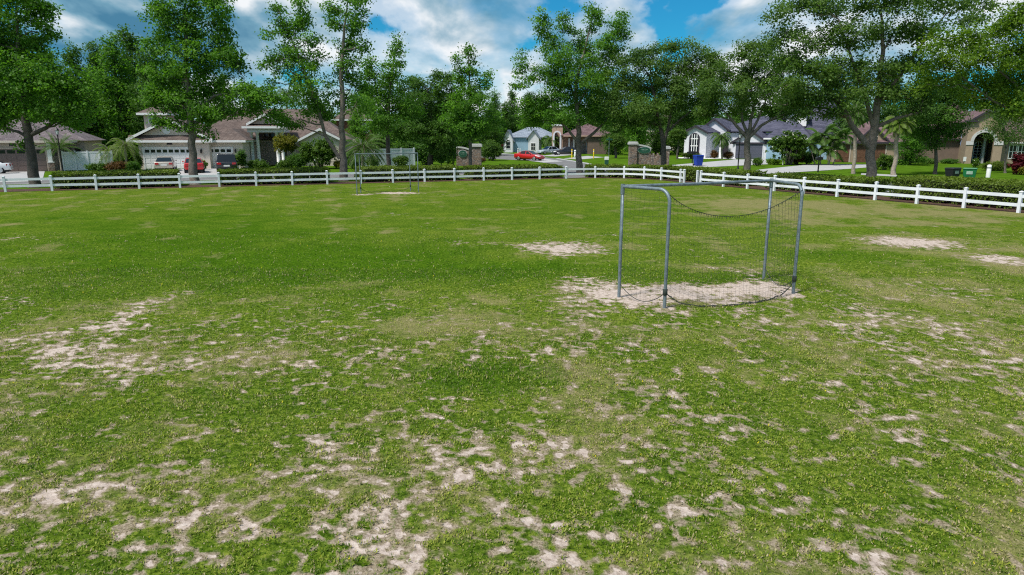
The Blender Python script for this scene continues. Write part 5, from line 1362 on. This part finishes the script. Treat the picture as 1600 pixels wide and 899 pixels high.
# ------------------------------------------------------------------ cars
def car(label, loc, rz, paint, kind='sedan', L=4.6, Wd=1.78, Hh=1.45):
    root = empty('parked_car' if 'driving' not in label else 'car', (0, 0, 0), label, 'car')
    w = Wd / 2; gz = .20
    if kind == 'suv':
        prof = [(-L/2, .55, .95), (-L/2 + .06, .42, 1.04), (-L/2 + .5, .36, 1.06), (-.4, .34, 1.04), (.75, .34, 1.02), (L/2 - .9, .34, 1.00), (L/2 - .25, .38, .92), (L/2, .48, .78)]
        cab = [(-L/2 + .10, 1.04, .93), (-L/2 + .38, Hh - .05, .78), (-.6, Hh, .78), (.15, Hh - .02, .78), (1.0, 1.03, .92)]
        wr = .36
    else:
        prof = [(-L/2, .50, .84), (-L/2 + .08, .36, .96), (-L/2 + .75, .30, .98), (-.5, .26, .92), (.7, .26, .90), (L/2 - 1.0, .28, .86), (L/2 - .3, .32, .76), (L/2, .42, .62)]
        cab = [(-L/2 + .55, .965, .90), (-L/2 + 1.25, Hh - .08, .72), (-.45, Hh, .70), (.10, Hh - .03, .71), (1.0, .90, .90)]
        wr = .325
    def section(x, z0, z1, k):
        hw = w * k
        return [(x, -hw * .90, z0), (x, -hw, z0 + (z1 - z0) * .30), (x, -hw * 1.0, z0 + (z1 - z0) * .62), (x, -hw * .93, z1), (x, hw * .93, z1), (x, hw, z0 + (z1 - z0) * .62), (x, hw, z0 + (z1 - z0) * .30), (x, hw * .90, z0)]
    mb = MB(); V = []
    for i, (x, z0, z1) in enumerate(prof):
        k = .86 if i in (0, len(prof) - 1) else (.96 if i in (1, len(prof) - 2) else 1.0)
        V += section(x, z0, z1, k)
    n = 8; F_ = []
    for i in range(len(prof) - 1):
        for j in range(n): F_.append((i * n + j, i * n + (j + 1) % n, (i + 1) * n + (j + 1) % n, (i + 1) * n + j))
    F_ += [tuple(range(n))[::-1], tuple(range((len(prof) - 1) * n, len(prof) * n))]
    mb.add(V, F_, 0, True)
    # roof and pillars
    cv = []
    for x, z, k in cab: cv += [(x, -w * k, z), (x, w * k, z)]
    f2 = [(2 * i, 2 * i + 1, 2 * i + 3, 2 * i + 2) for i in range(4)] + [tuple(range(0, 10, 2))[::-1], tuple(range(1, 10, 2))]
    mb.add(cv, f2, 0, False)
    mb.build('body', M[paint], root, 0.03)
    def quad_panel(name, a, b, c, d, m, out):
        q = MB(); o_ = Vector(out) * .014
        P = [Vector(p) for p in (a, b, c, d)]; cen = sum(P, Vector()) / 4
        P = [cen + (p - cen) * .93 + o_ * .2 for p in P]
        q.add([p for p in P] + [p + o_ for p in P], [(0, 1, 2, 3), (4, 5, 6, 7), (0, 1, 5, 4), (1, 2, 6, 5), (2, 3, 7, 6), (3, 0, 4, 7)]); return q.build(name, M[m], root)
    c0 = [(Vector((x, -w * k, z)), Vector((x, w * k, z))) for x, z, k in cab]
    quad_panel('rear_window', c0[0][0], c0[0][1], c0[1][1], c0[1][0], 'glass_dark', (-.7, 0, .5))
    quad_panel('windshield', c0[4][0], c0[4][1], c0[3][1], c0[3][0], 'glass_dark', (.7, 0, .7))
    for s, j in ((-1, 0), (1, 1)):
        for aa, bb, lo in ((0, 1, 0), (2, 3, 1)):
            pass
        x_mid = -.15
        zb = .94 if kind == 'sedan' else 1.06
        def sp(x, top):      # point on the side between belt and roof
            for (xa, za, ka), (xb_, zb2, kb) in zip(cab[:-1], cab[1:]):
                if xa <= x <= xb_:
                    u = (x - xa) / (xb_ - xa); zt_ = za + (zb2 - za) * u; kt = ka + (kb - ka) * u
                    return Vector((x, s * w * (kt if top else .9), zt_ if top else zb))
        xs0, xs1 = cab[0][0] + .35, cab[4][0] - .28
        for name, xa, xb_ in (('rear_side_window', xs0, x_mid - .05), ('front_side_window', x_mid + .05, xs1)):
            A, B, C_, D = sp(xa, 0), sp(xb_, 0), sp(min(xb_, .2), 1), sp(max(xa, cab[1][0]), 1)
            quad_panel(name, A, B, C_, D, 'glass_dark', (0, s * 1.6, .25))
        y = s * w
        for x, nm in ((-L/2 + .82, 'wheel'), (L/2 - .85, 'wheel')):
            t = MB(); yy = y * .98
            t.tube([(x, yy - s * .20, wr), (x, yy + s * .012, wr)], wr, 18); wh = t.build('wheel', M['tyre'], root)
            t = MB(); t.tube([(x, yy + s * .006, wr), (x, yy + s * .03, wr)], [wr * .68, wr * .6], 14); t.build('rim', M['alloy'], wh)
        lz = .80 if kind == 'sedan' else .88
        t = MB(); t.hexa([(-L/2 - .025, y * .50, lz - .09), (-L/2 + .30, y * .965, lz - .09), (-L/2 + .30, y * .985, lz - .08), (-L/2 - .02, y * .86, lz - .09), (-L/2 - .005, y * .52, lz + .09), (-L/2 + .30, y * .94, lz + .10), (-L/2 + .30, y * .965, lz + .10), (-L/2 + .0, y * .86, lz + .09)]); t.build('taillight', M['lamp_red'], root)
        t = MB(); t.hexa([(L/2 + .02, y * .50, .55), (L/2 + .02, y * .86, .55), (L/2 - .40, y * .99, .63), (L/2 - .40, y * .80, .63), (L/2 - .02, y * .52, .68), (L/2 - .06, y * .86, .69), (L/2 - .42, y * .975, .77), (L/2 - .42, y * .78, .77)]); t.build('headlight', M['lamp_clear'], root)
        t = MB(); t.hexa([(.62, y * .97, .95), (.80, y * .97, .95), (.80, y * 1.13, .95), (.66, y * 1.13, .95), (.62, y * .97, 1.08), (.78, y * .97, 1.08), (.76, y * 1.12, 1.08), (.66, y * 1.12, 1.08)]); t.build('mirror', M[paint], root, .02)
    t = MB(); t.box((-L/2 - .03, -.27, .60), (-L/2 + .02, .27, .74)); t.build('licence_plate', M['white_paint'], root)
    t = MB(); t.box((-L/2 - .035, -w * .84, .36), (-L/2 + .12, w * .84, .50)); t.box((L/2 - .12, -w * .8, .28), (L/2 + .03, w * .8, .44)); t.build('bumper', M[paint if kind != 'suv' else 'bin_black'], root, .03)
    t = MB(); t.box((-L/2 + .2, -w * .86, .16), (L/2 - .2, w * .86, .30)); t.build('underbody', M['bin_black'], root)
    if kind == 'suv':
        loc0, loc = loc, Vector((0, 0, 0))
        for s in (-1, 1):
            t = MB(); t.tube([(loc.x - 1.6, loc.y + s * .62, Hh + .06), (loc.x + .2, loc.y + s * .62, Hh + .06)], .025, 6); t.tube([(loc.x - 1.5, loc.y + s * .62, Hh - .06), (loc.x - 1.5, loc.y + s * .62, Hh + .06)], .02, 6); t.tube([(loc.x + .1, loc.y + s * .62, Hh - .06), (loc.x + .1, loc.y + s * .62, Hh + .06)], .02, 6); t.build('roof_rail', M['black_metal'], root)
        loc = loc0
    root.location = loc; root.rotation_euler.z = rz
    return root
car('champagne sedan parked tail out before the white double garage door', G(242, 269.0) + Vector((0, 2.3, 0)), R(112), 'paint_champagne')
car('red sedan parked tail out beside the twin-topped sweetgum trunk', G(290, 271.5) + Vector((-.2, 2.3, 0)), R(115), 'paint_red', 'sedan', 4.6, 1.78, 1.42)
car('dark SUV with roof rails parked before the single garage door', G(345, 270.5) + Vector((-.3, 2.4, 0)), R(111), 'paint_black', 'suv', 4.7, 1.9, 1.78)
car('white car cut off by the left edge, before the brown garage door', G(-10, 273) + Vector((-1.9, 1.2, 0)), R(-152), 'paint_white')
car('bright red coupe driving along the side street', G(827.5, 251.5) + Vector((0, 1.1, .014)), R(-34), 'paint_red', 'sedan', 4.3, 1.76, 1.38)
car('silver blue sedan parked beside the black sedan', G(858, 241.5) + Vector((0, 1.0, 0)), R(-148), 'paint_silver', 'sedan', 4.7, 1.85, 1.5)
car('long black sedan parked before the rose house', G(884, 242.5) + Vector((0, .8, 0)), R(-165), 'paint_black', 'sedan', 5.0, 1.86, 1.5)

# ------------------------------------------------------------------ entrance sign walls
def sign_wall(label, Y, p_pil, p_wall0, p_wall1, py_top, py_wall, sign, side, mats=('field_stone', 'cap_stone')):
    """stone wall with a curved cap, an oval green board and a capped pillar"""
    ctr = at((p_wall0 + p_wall1) / 2, 240, Y); root = empty('entrance_sign_wall', (ctr.x, Y, 0), label, 'sign')
    X = lambda px: at(px, 235, Y).x
    Z = lambda py: at(800, py, Y).z
    for k, (a, b) in enumerate(p_pil):
        mb = MB(); mb.box((X(a), Y - .45, 0), (X(b), Y + .45, Z(py_top[k]))); o = mb.build('pillar', M['field_stone'], root)
        c = MB(); z = Z(py_top[k]); c.box((X(a) - .12, Y - .57, z + .003), (X(b) + .12, Y + .57, z + .22)); c.box((X(a) - .04, Y - .49, z + .22), (X(b) + .04, Y + .49, z + .34)); c.build('pillar_cap', M['cap_stone'], o)
    x0, x1 = X(p_wall0), X(p_wall1); n = 16; mb = MB(); cp = MB()
    top = lambda u: Z(py_wall[0]) + (Z(py_wall[1]) - Z(py_wall[0])) * ((u if side > 0 else 1 - u) ** 2.2)
    for k in range(n):
        a, b = k / n, (k + 1) / n; xa, xb = x0 + (x1 - x0) * a, x0 + (x1 - x0) * b
        mb.hexa([(xa, Y - .2, 0), (xb, Y - .2, 0), (xb, Y + .2, 0), (xa, Y + .2, 0), (xa, Y - .2, top(a)), (xb, Y - .2, top(b)), (xb, Y + .2, top(b)), (xa, Y + .2, top(a))])
        cp.hexa([(xa, Y - .28, top(a) + .003), (xb, Y - .28, top(b) + .003), (xb, Y + .28, top(b) + .003), (xa, Y + .28, top(a) + .003), (xa, Y - .28, top(a) + .17), (xb, Y - .28, top(b) + .17), (xb, Y + .28, top(b) + .17), (xa, Y + .28, top(a) + .17)])
    mb.build('wall', M['field_stone'], root); cp.build('wall_cap', M['cap_stone'], root)
    sx0, sx1, sy0, sy1 = sign; cx, cz, rx, rz = (X(sx0) + X(sx1)) / 2, (Z(sy0) + Z(sy1)) / 2, (X(sx1) - X(sx0)) / 2, (Z(sy0) - Z(sy1)) / 2
    for nm, f, y0, y1, m in (('sign_rim', 1.13, Y - .27, Y - .19, 'cap_stone'), ('sign_board', 1.0, Y - .31, Y - .26, 'sign_green')):
        mb = MB(); mb.prism([(cx + rx * f * math.cos(t * math.pi / 16), y0, cz + rz * f * math.sin(t * math.pi / 16)) for t in range(32)], (0, y1 - y0, 0)); sg = mb.build(nm, M[m], root)
    mb = MB(); r_ = random.Random(3)
    for row, (zz_, wd, hh) in enumerate(((.22, .95, .26), (-.28, .65, .16))):      # two lines of raised letters too worn by distance to read
        x = -wd / 2 * rx * 1.2
        while x < wd / 2 * rx * 1.2:
            lw = rz * hh * r_.uniform(.35, .7); mb.box((cx + x, Y - .325, cz + rz * (zz_ - hh * .5)), (cx + x + lw * .35, Y - .309, cz + rz * (zz_ + hh * .5)))
            mb.box((cx + x + lw * .35, Y - .322, cz + rz * (zz_ + r_.choice((-.5, 0, .3)) * hh)), (cx + x + lw, Y - .309, cz + rz * (zz_ + r_.choice((-.5, 0, .3)) * hh) + rz * .07)); x += lw + rz * .09
    mb.build('lettering', M['sign_letter'], sg)
    return root
sign_wall('stone entrance wall with an oval green sign, left of the side street behind the pointed young sweetgum', 82, [(738.5, 752)], 713, 740, [229.5], (231.5, 238), (717, 729.5, 235, 245.5), 1)
sign_wall('stone entrance wall with an oval green sign, right of the side street beside the mushroom topiary', 84, [(983, 994.3), (1040, 1045)], 994.4, 1017, [226, 233], (228, 233), (996.5, 1015.5, 230, 239.5), 1)
root = empty('boulder_border', G(1024, 246), 'rough pink stone retaining wall running right from the right sign', 'wall')
mb = MB(); a = at(1017, 240, 84); b = at(1041, 240, 84)
for k in range(10):
    xa, xb = a.x + (b.x - a.x) * k / 10, a.x + (b.x - a.x) * (k + 1) / 10; z = 1.25 + .2 * math.sin(k * 1.9)
    mb.hexa([(xa, 83.7, 0), (xb, 83.7, 0), (xb, 84.2, 0), (xa, 84.2, 0), (xa, 83.75, z), (xb, 83.7, z * .95), (xb, 84.2, z * .95), (xa, 84.2, z)])
mb.build('stones', M['field_stone'], root)

# ------------------------------------------------------------------ street furniture
def lamp_post(label, px, py, Y, ptop):
    b = at(px, py, Y); b.z = 0; t = at(px, ptop, Y).z; root = empty('street_lamp', b, label, 'street lamp', 'black lamp posts')
    mb = MB(); mb.lathe(b, [(.14, 0), (.14, .25), (.08, .35), (.06, .5), (.05, t - .75), (.075, t - .72), (.05, t - .66)], 12); mb.build('pole', M['black_metal'], root)
    mb = MB(); c = b + Vector((0, 0, t - .66)); mb.lathe(c, [(.09, 0), (.16, .30), (.17, .36)], 6, 0, False); ln = mb.build('lantern_glass', M['lamp_clear'], root)
    mb = MB(); mb.lathe(c, [(.21, .36), (.20, .40), (.10, .55), (.03, .60), (.03, .68)], 6, 0, False)
    for k in range(6):
        a = k * math.pi / 3; mb.tube([c + Vector((.095 * math.cos(a), .095 * math.sin(a), 0)), c + Vector((.178 * math.cos(a), .178 * math.sin(a), .36))], .012, 4)
    mb.build('lantern_frame', M['black_metal'], root)
lamp_post('black lamp post with a glass lantern beside the small palm at the left', 98, 268.5, 65, 199)
lamp_post('black lamp post left of the olive oak, before the grey house', 1153, 263, 70, 205)
def mailbox(label, p, col='black_metal', post='black_metal', h=1.05, sc=1.0):
    root = empty('mailbox', p, label, 'mailbox', 'mailboxes by the street')
    mb = MB(); mb.box((p.x - .05, p.y - .05, 0), (p.x + .05, p.y + .05, h)); mb.box((p.x - .10, p.y - .32, h - .06), (p.x + .10, p.y + .32, h - .002)); mb.build('post', M[post], root)
    mb = MB(); n = 8; w = .30 * sc
    pr = [(-w, 0), (-w, .18)] + [(-w * math.cos(math.pi * k / n), .18 + .12 * math.sin(math.pi * k / n)) for k in range(1, n)] + [(w, .18), (w, 0)]
    mb.prism([(p.x + a, p.y - .20, h + b) for a, b in pr], (0, .40, 0)); bx = mb.build('box', M[col], root)
    mb = MB(); mb.box((p.x + w + .002, p.y - .15, h + .1), (p.x + w + .02, p.y - .12, h + .36)); mb.build('flag', M['lamp_red'], bx)
mailbox('black mailbox on a thin post below the right stone sign', G(1013.5, 258))
mailbox('black mailbox on a post behind the right fence, before the wide pale driveway', G(1278, 269.5), 'black_metal', 'black_metal', 1.2)
mailbox('long dark mailbox beside the blue bin', G(1096.5, 259) + Vector((.4, 6, 0)), 'black_metal', 'black_metal', 1.25, 2.4)
def wheelie_bin(label, p, m, rz, sc=1.0, flat=False, wide=1.0):
    root = empty('wheelie_bin', (0, 0, 0), label, 'bin'); h = .98 * sc; w = .29 * sc * wide
    mb = MB(); mb.hexa([(-w * .8, -.27 * sc, .06), (w * .8, -.27 * sc, .06), (w * .8, .22 * sc, .06), (-w * .8, .22 * sc, .06), (-w, -.36 * sc, h), (w, -.36 * sc, h), (w, .34 * sc, h), (-w, .34 * sc, h)]); mb.build('body', M[m], root, .03)
    mb = MB(); mb.hexa([(-w * 1.08, -.40 * sc, h + .004), (w * 1.08, -.40 * sc, h + .004), (w * 1.08, .38 * sc, h + .004), (-w * 1.08, .38 * sc, h + .004), (-w * .9, -.34 * sc, h + .09), (w * .9, -.34 * sc, h + .09), (w * .95, .36 * sc, h + .07), (-w * .95, .36 * sc, h + .07)]); mb.build('lid', M[m], root, .02)
    mb = MB(); mb.tube([(-w * .8, .44 * sc, h - .05), (w * .8, .44 * sc, h - .05)], .02, 8); mb.tube([(-w * .8, .33 * sc, h - .05), (-w * .8, .44 * sc, h - .05)], .016, 6); mb.tube([(w * .8, .33 * sc, h - .05), (w * .8, .44 * sc, h - .05)], .016, 6); mb.build('handle', M[m], root)
    for s in (-1, 1):
        mb = MB(); mb.tube([(s * w * .86, .24 * sc, .14), (s * (w * .86 + .06), .24 * sc, .14)], .14, 14); mb.build('wheel', M['tyre'], root)
    if 'green' in label or 'black' in label:
        mb = MB(); mb.box((-w * .45, -.352 * sc, h * .62), (w * .45 if 'green' in label else w * .1, -.338 * sc, h * .85)); mb.build('label_panel', M['sign_letter' if 'green' in label else 'white_paint'], root)
    root.location = p; root.rotation_euler.z = rz
wheelie_bin('royal blue wheelie bin at the end of the grey house drive', G(1090.5, 259.6), 'bin_blue', R(15), 1.22, wide=1.35)
wheelie_bin('black lidded bin behind the right hedge, left of the green bin', G(1486.5, 283.5), 'bin_black', R(25), 1.0, wide=1.7)
wheelie_bin('large green wheelie bin with a pale label behind the right hedge', G(1513, 285.5), 'bin_green', R(-35), 1.05, wide=1.45)
for lab, px, py, Y, tp, r, m, g in (('yellow bollard left of the mid sweetgum trunk', 893.5, 248, 0, 233, .085, 'yellow_paint', 'yellow bollards on the side street verge'), ('yellow bollard right of the mid sweetgum trunk, before the rose side wall', 927.5, 248, 0, 233, .085, 'yellow_paint', 'yellow bollards on the side street verge'),
                            ('tall white marker post left of the moving red car', 809.5, 241.5, 0, 231.5, .10, 'white_paint', 'white marker posts'), ('short white marker post just behind the moving red car', 812.8, 240.5, 0, 232.5, .10, 'white_paint', 'white marker posts'),
                            ('white utility marker post beside the left yellow bollard', 898.5, 245, 0, 234.5, .17, 'white_paint', 'white marker posts'), ('stout white utility pedestal right of the green bin', 1543.5, 277.5, 0, 257.5, .17, 'white_paint', None)):
    b = G(px, py); t = at(px, tp, b.y).z; root = empty('bollard' if 'bollard' in lab else 'marker_post', b, lab, 'bollard' if 'bollard' in lab else 'post', g)
    mb = MB(); mb.lathe(b, [(r, 0), (r, t - .08), (r * .8, t - .02), (r * .3, t)], 14); mb.build('shaft', M[m], root)
    mb = MB(); mb.lathe(b, [(r * 1.06, t * .72), (r * 1.06, t * .80)], 14); mb.build('band', M['white_paint' if m == 'yellow_paint' else 'galvanized'], root)
b = G(948, 258.5); root = empty('utility_box', b, 'small green utility cabinet with a white top, beside the street name post', 'utility box')
mb = MB(); mb.box((b.x - .22, b.y, 0), (b.x + .22, b.y + .4, .62)); mb.build('cabinet', M['utility_green'], root, .02); mb = MB(); mb.box((b.x - .24, b.y - .02, .623), (b.x + .24, b.y + .42, 1.0)); mb.build('top', M['white_paint'], root, .03)
b = G(951, 250.5); root = empty('street_sign', b, 'green street name sign on a steel post before the mushroom topiary', 'sign'); t = at(951, 216, b.y).z
mb = MB(); mb.tube([b, b + Vector((0, 0, t))], .035, 8); mb.build('post', M['galvanized'], root)
mb = MB(); mb.box((b.x - .45, b.y - .06, t - .30), (b.x + .45, b.y - .036, t - .08)); mb.build('name_plate', M['utility_green'], root); mb = MB(); mb.box((b.x - .052, b.y - .4, t - .06), (b.x - .036, b.y + .4, t + .15)); mb.build('name_plate', M['utility_green'], root)
b = G(1223, 258); root = empty('garden_lamp', b, 'short white garden lamp among rust-leaved shrubs before the slate-roofed house', 'lamp'); t = at(1223, 231, b.y).z
mb = MB(); mb.lathe(b, [(.06, 0), (.045, .1), (.045, t - .4)], 10); mb.build('pole', M['white_paint'], root); mb = MB(); mb.lathe(b, [(.10, t - .4), (.18, t - .1), (.12, t), (.02, t + .06)], 10); mb.build('lantern', M['lamp_clear'], root)
b = G(107, 263); root = empty('planter', b, 'small dark urn-shaped pot on a stand before the white vinyl gate', 'planter')
mb = MB(); mb.lathe(b + Vector((0, 0, .45)), [(.08, 0), (.26, .12), (.30, .26), (.26, .38), (.1, .46)], 14); mb.build('bowl', M['black_metal'], root); mb = MB()
for k in range(3):
    a = k * 2.09; mb.tube([b + Vector((.28 * math.cos(a), .28 * math.sin(a), 0)), b + Vector((.12 * math.cos(a), .12 * math.sin(a), .5))], .02, 6)
mb.build('stand', M['black_metal'], root)
root = empty('yard_sign', G(1509, 256), 'small white yard sign at the foot of the arched entry', 'sign'); b = G(1509, 256)
mb = MB(); mb.box((b.x - .38, b.y, .30), (b.x + .38, b.y + .03, .85)); mb.build('board', M['white_paint'], root); mb = MB(); mb.tube([b + Vector((-.25, .05, 0)), b + Vector((-.25, .05, .6))], .02, 6); mb.tube([b + Vector((.25, .05, 0)), b + Vector((.25, .05, .6))], .02, 6); mb.build('stakes', M['black_metal'], root)

# ------------------------------------------------------------------ palms, topiary and shrubs
def gp(px, py): return G(px, py)
palm('feather_palm', 'small feathery palm beside the left lamp post', G(97, 268.3), at(91, 232, G(97, 268.3).y), .10, .08, 26, 2.1, 'leaf_palm', .9, .42, 1, el=(.1, 1.35))
GP = 'pygmy date palms before the white gate'
b = G(178, 266); palm('pygmy_palm', 'pygmy date palm leaning left beside the white vinyl gate', b, at(171, 237, b.y), .10, .09, 34, 2.0, 'leaf_palm_pale', 1.5, .34, 2, GP)
b = G(198, 266.5); palm('pygmy_palm', 'taller pygmy date palm at the corner of the beige garage', b, at(196, 228, b.y), .11, .10, 40, 2.1, 'leaf_palm_pale', 1.5, .36, 3, GP)
b = at(447, 235, 112); b.z = 0; palm('queen_palm', 'distant tall palm whose drooping head shows against the sky by the forked sweetgum', b, at(447, 147, 112), .16, .12, 26, 3.0, 'leaf_palm', 1.9, .5, 4, leafw=.07)
b = at(567, 262, 67); b.z = 0; palm('queen_palm', 'bushy green palm clump between the forked sweetgum and the lattice fence', b, at(567, 232, 67), .14, .12, 40, 2.9, 'leaf_palm', 1.3, .55, 5, leafw=.06)
b = G(1128, 249); palm('feather_palm', 'short bushy palm in front of the grey house porch', b, at(1127, 215, b.y), .13, .11, 40, 2.0, 'leaf_palm', 1.8, .5, 6, leafw=.06)
b = G(866, 240.2); palm('feather_palm', 'drooping palm between the blue house and the rose house', b, at(862, 219, b.y), .14, .12, 34, 2.6, 'leaf_palm', 1.7, .6, 7, leafw=.08)
b = G(1396, 274); palm('cabbage_palm', 'pale-trunked palm with a yellow-green head right of the forked oak', b, at(1404, 192, b.y), .20, .16, 30, 1.7, 'leaf_palm_pale', 1.3, .55, 8, leafw=.07)
b = G(1333, 272); palm('cabbage_palm', 'slim pale palm trunk left of the forked oak, head hidden in the oak crown', b, at(1337, 176, b.y), .16, .13, 26, 1.8, 'leaf_palm', 1.3, .5, 9, leafw=.07)
b0 = G(1288, 258)
palm('areca_palm', 'clumping broad-leaved palm with several stems left of the wooden garage door', b0, None, .06, .05, 11, 2.2, 'leaf_palm', 1.2, .8, 10, leafw=.12, n=14, el=(.0, 1.3), stems=[(b0 + Vector((dx, dy, 0)), Vector((b0.x + dx * 1.9, b0.y + dy, z))) for dx, dy, z in ((-1.1, 0, 2.4), (-.3, .4, 3.4), (.4, -.3, 2.9), (1.1, .2, 3.6), (.1, -.7, 1.8))])
def topiary(label, px, py, ptop, rpx, leaf, stem_py, seed, Y=None, flat=1.0, group=None):
    b = G(px, py); s = b.y / FPX; zt = at(px, ptop, b.y).z; zs = at(px, stem_py, b.y).z
    return shrub('topiary_tree', label, b, (rpx * s, rpx * s, (zt - zs) / 2 / .95), leaf, .14, 3.2, seed, group, 'topiary', max(.35, zs), .10)
topiary('clipped mushroom-shaped green topiary tree left of the right stone sign', 962, 247.5, 207.5, 20, 'leaf_shrub', 235.5, 41)
topiary('dark half-dome topiary behind the right stone sign, partly hidden by the oak trunk', 1033, 243, 212, 17, 'leaf_shrub', 234, 42)
topiary('bright round lollipop topiary tree left of the grey house', 1058.5, 249, 199, 15, 'leaf_shrub', 227, 43)
topiary('golden green ball topiary before the columned porch', 447.5, 263, 207, 21, 'leaf_gold', 240, 44)
def sh(label, px, py, ptop, rpx, leaf, seed, size=.12, cat='shrub', tips=None, ry=None, name='shrub', group=None):
    b = G(px, py); s = b.y / FPX; zt = at(px, ptop, b.y).z
    return shrub(name, label, b, (rpx * s, (ry or min(rpx * s, 1.3)), zt / 1.9), leaf, size, 2.8, seed, group, cat, 0, .10, True, tips)
sh('large rounded dark green shrub left of the forked sweetgum', 499, 264, 212, 30, 'leaf_shrub', 51, .15, ry=2.2)
sh('low clipped round shrub at the porch step', 443, 264.5, 248, 13, 'leaf_shrub', 52)
sh('low wide shrub before the left porch columns', 402, 264.5, 250, 18, 'leaf_shrub', 53)
sh('dark loose shrub under the golden topiary', 466, 264, 239, 17, 'leaf_wood', 54)
sh('small ball topiary beside the dark SUV', 372, 266, 240, 6, 'leaf_shrub', 55)
sh('small rounded shrub by the single garage corner', 379, 265.5, 232, 8, 'leaf_wood', 56)
sh('low grey-green bush in front of the white vinyl gate', 153, 269, 254, 17, 'leaf_shrub', 57)
sh('reddish low bush beside the champagne sedan', 186, 269, 252, 20, 'leaf_rust', 58)
sh('dark round bush below the pygmy palms', 208, 269, 252, 12, 'leaf_wood', 59)
sh('small round clipped shrub at the garage corner behind the champagne sedan', 218, 266, 243, 5.5, 'leaf_shrub', 60)
sh('orange-leaved shrub behind the forked sweetgum trunk', 533, 264, 249, 12, 'leaf_gold', 61)
sh('dark shrub right of the forked sweetgum trunk', 552, 264, 236, 14, 'leaf_wood', 62)
sh('shrub against the lattice fence, left one', 581, 262.5, 243, 12, 'leaf_shrub', 63)
sh('shrub against the lattice fence, right one', 627, 262, 243, 14, 'leaf_shrub', 64)
sh('dark tangled bush right of the lattice fence', 664, 258, 222, 22, 'leaf_wood', 65, .16)
sh('broad dark thicket behind the oak left of the cypresses', 640, 252, 215, 34, 'leaf_wood', 93, .18, ry=2.0)
sh('dark leafy bush between the lattice fence and the cypresses', 690, 255, 226, 16, 'leaf_shrub', 94, .16)
for i, (px, pt) in enumerate(((690, 215), (700, 210), (708, 205))): sh(['dark columnar cypress shrub, leftmost of three beside the left stone sign', 'dark columnar cypress shrub, middle of three beside the left stone sign', 'dark columnar cypress shrub touching the left stone sign'][i], px, 259, pt, 7, 'leaf_wood', 66 + i, .14, name='cypress', group='columnar cypresses by the left sign')
sh('wispy grey bush right of the left stone pillar', 768, 251.5, 217, 18, 'leaf_oak', 70, .13, ry=1.4)
sh('red and orange flowering bed plants at the foot of the left stone sign', 748, 254, 247, 13, 'leaf_rust', 71, .1, tips=('leaf_gold', 60, .14))
sh('red flowering plants below the right oval sign', 1008, 247, 240.5, 20, 'leaf_rust', 72, .1, tips=('leaf_red', 60, .14))
sh('maroon shrub at the left end of the distant blue house', 787, 236, 223, 5, 'leaf_red', 73, .2)
sh('clipped low hedge before the distant blue house', 815, 237.5, 228.5, 26, 'leaf_wood', 74, .2, name='hedge', cat='hedge')
sh('square clipped hedge under the arched window', 1080, 248, 238, 16, 'leaf_hedge', 75, .14, name='hedge', cat='hedge')
sh('croton pot plant at the left of the grey house porch', 1116, 248, 234, 6, 'leaf_rust', 76, .12)
sh('orange croton bush beside the grey house garage', 1138, 249, 236.5, 8, 'leaf_rust', 77, .12)
sh('dark green cube shrub right of the grey garage', 1183, 260, 246, 8.5, 'leaf_shrub', 78)
sh('bright lime low shrub before the slate-roofed house', 1208, 257.5, 247, 12, 'leaf_lime', 79)
sh('frangipani bush with white blooms before the slate-roofed house', 1230, 258, 202, 32, 'leaf_shrub', 80, .2, tips=('bloom_white', 90, .20), ry=2.4)
sh('rust-leaved shrub under the frangipani', 1243, 257, 238, 14, 'leaf_rust', 81)
sh('dark bush between the frangipani and the clumping palm', 1262, 257, 236, 14, 'leaf_wood', 82)
sh('rounded green bush at the foot of the forked oak', 1382, 266, 240, 14, 'leaf_shrub', 83, .13)
sh('pale variegated low plants behind the forked oak trunk', 1366, 265, 250, 9, 'leaf_palm_pale', 84)
sh('low dark hedge plant at the left of the brown side wall', 1418, 257, 249, 8, 'leaf_wood', 85)
sh('green shrub against the brown side wall, left one', 1448, 256, 248, 17, 'leaf_shrub', 86)
sh('green shrub against the brown side wall, right one', 1484, 256, 248.5, 15, 'leaf_wood', 87)
sh('clipped green hedge below the arched entry', 1555, 267, 252, 24, 'leaf_hedge', 88, .1, name='hedge', cat='hedge', ry=1.0)
sh('maroon cordyline shrub at the right edge', 1590, 273, 238, 12, 'leaf_red', 89, .22)
sh('low yellow-green shrub at the right edge below the maroon one', 1604, 274, 261, 13, 'leaf_gold', 90)
sh('small potted flowers at the arched entry', 1524, 262, 248, 5, 'leaf_shrub', 91, .1, tips=('bloom_white', 14, .12))
sh('bird of paradise clump beside the single garage door', 319, 266, 250, 6, 'leaf_palm', 92, .25)
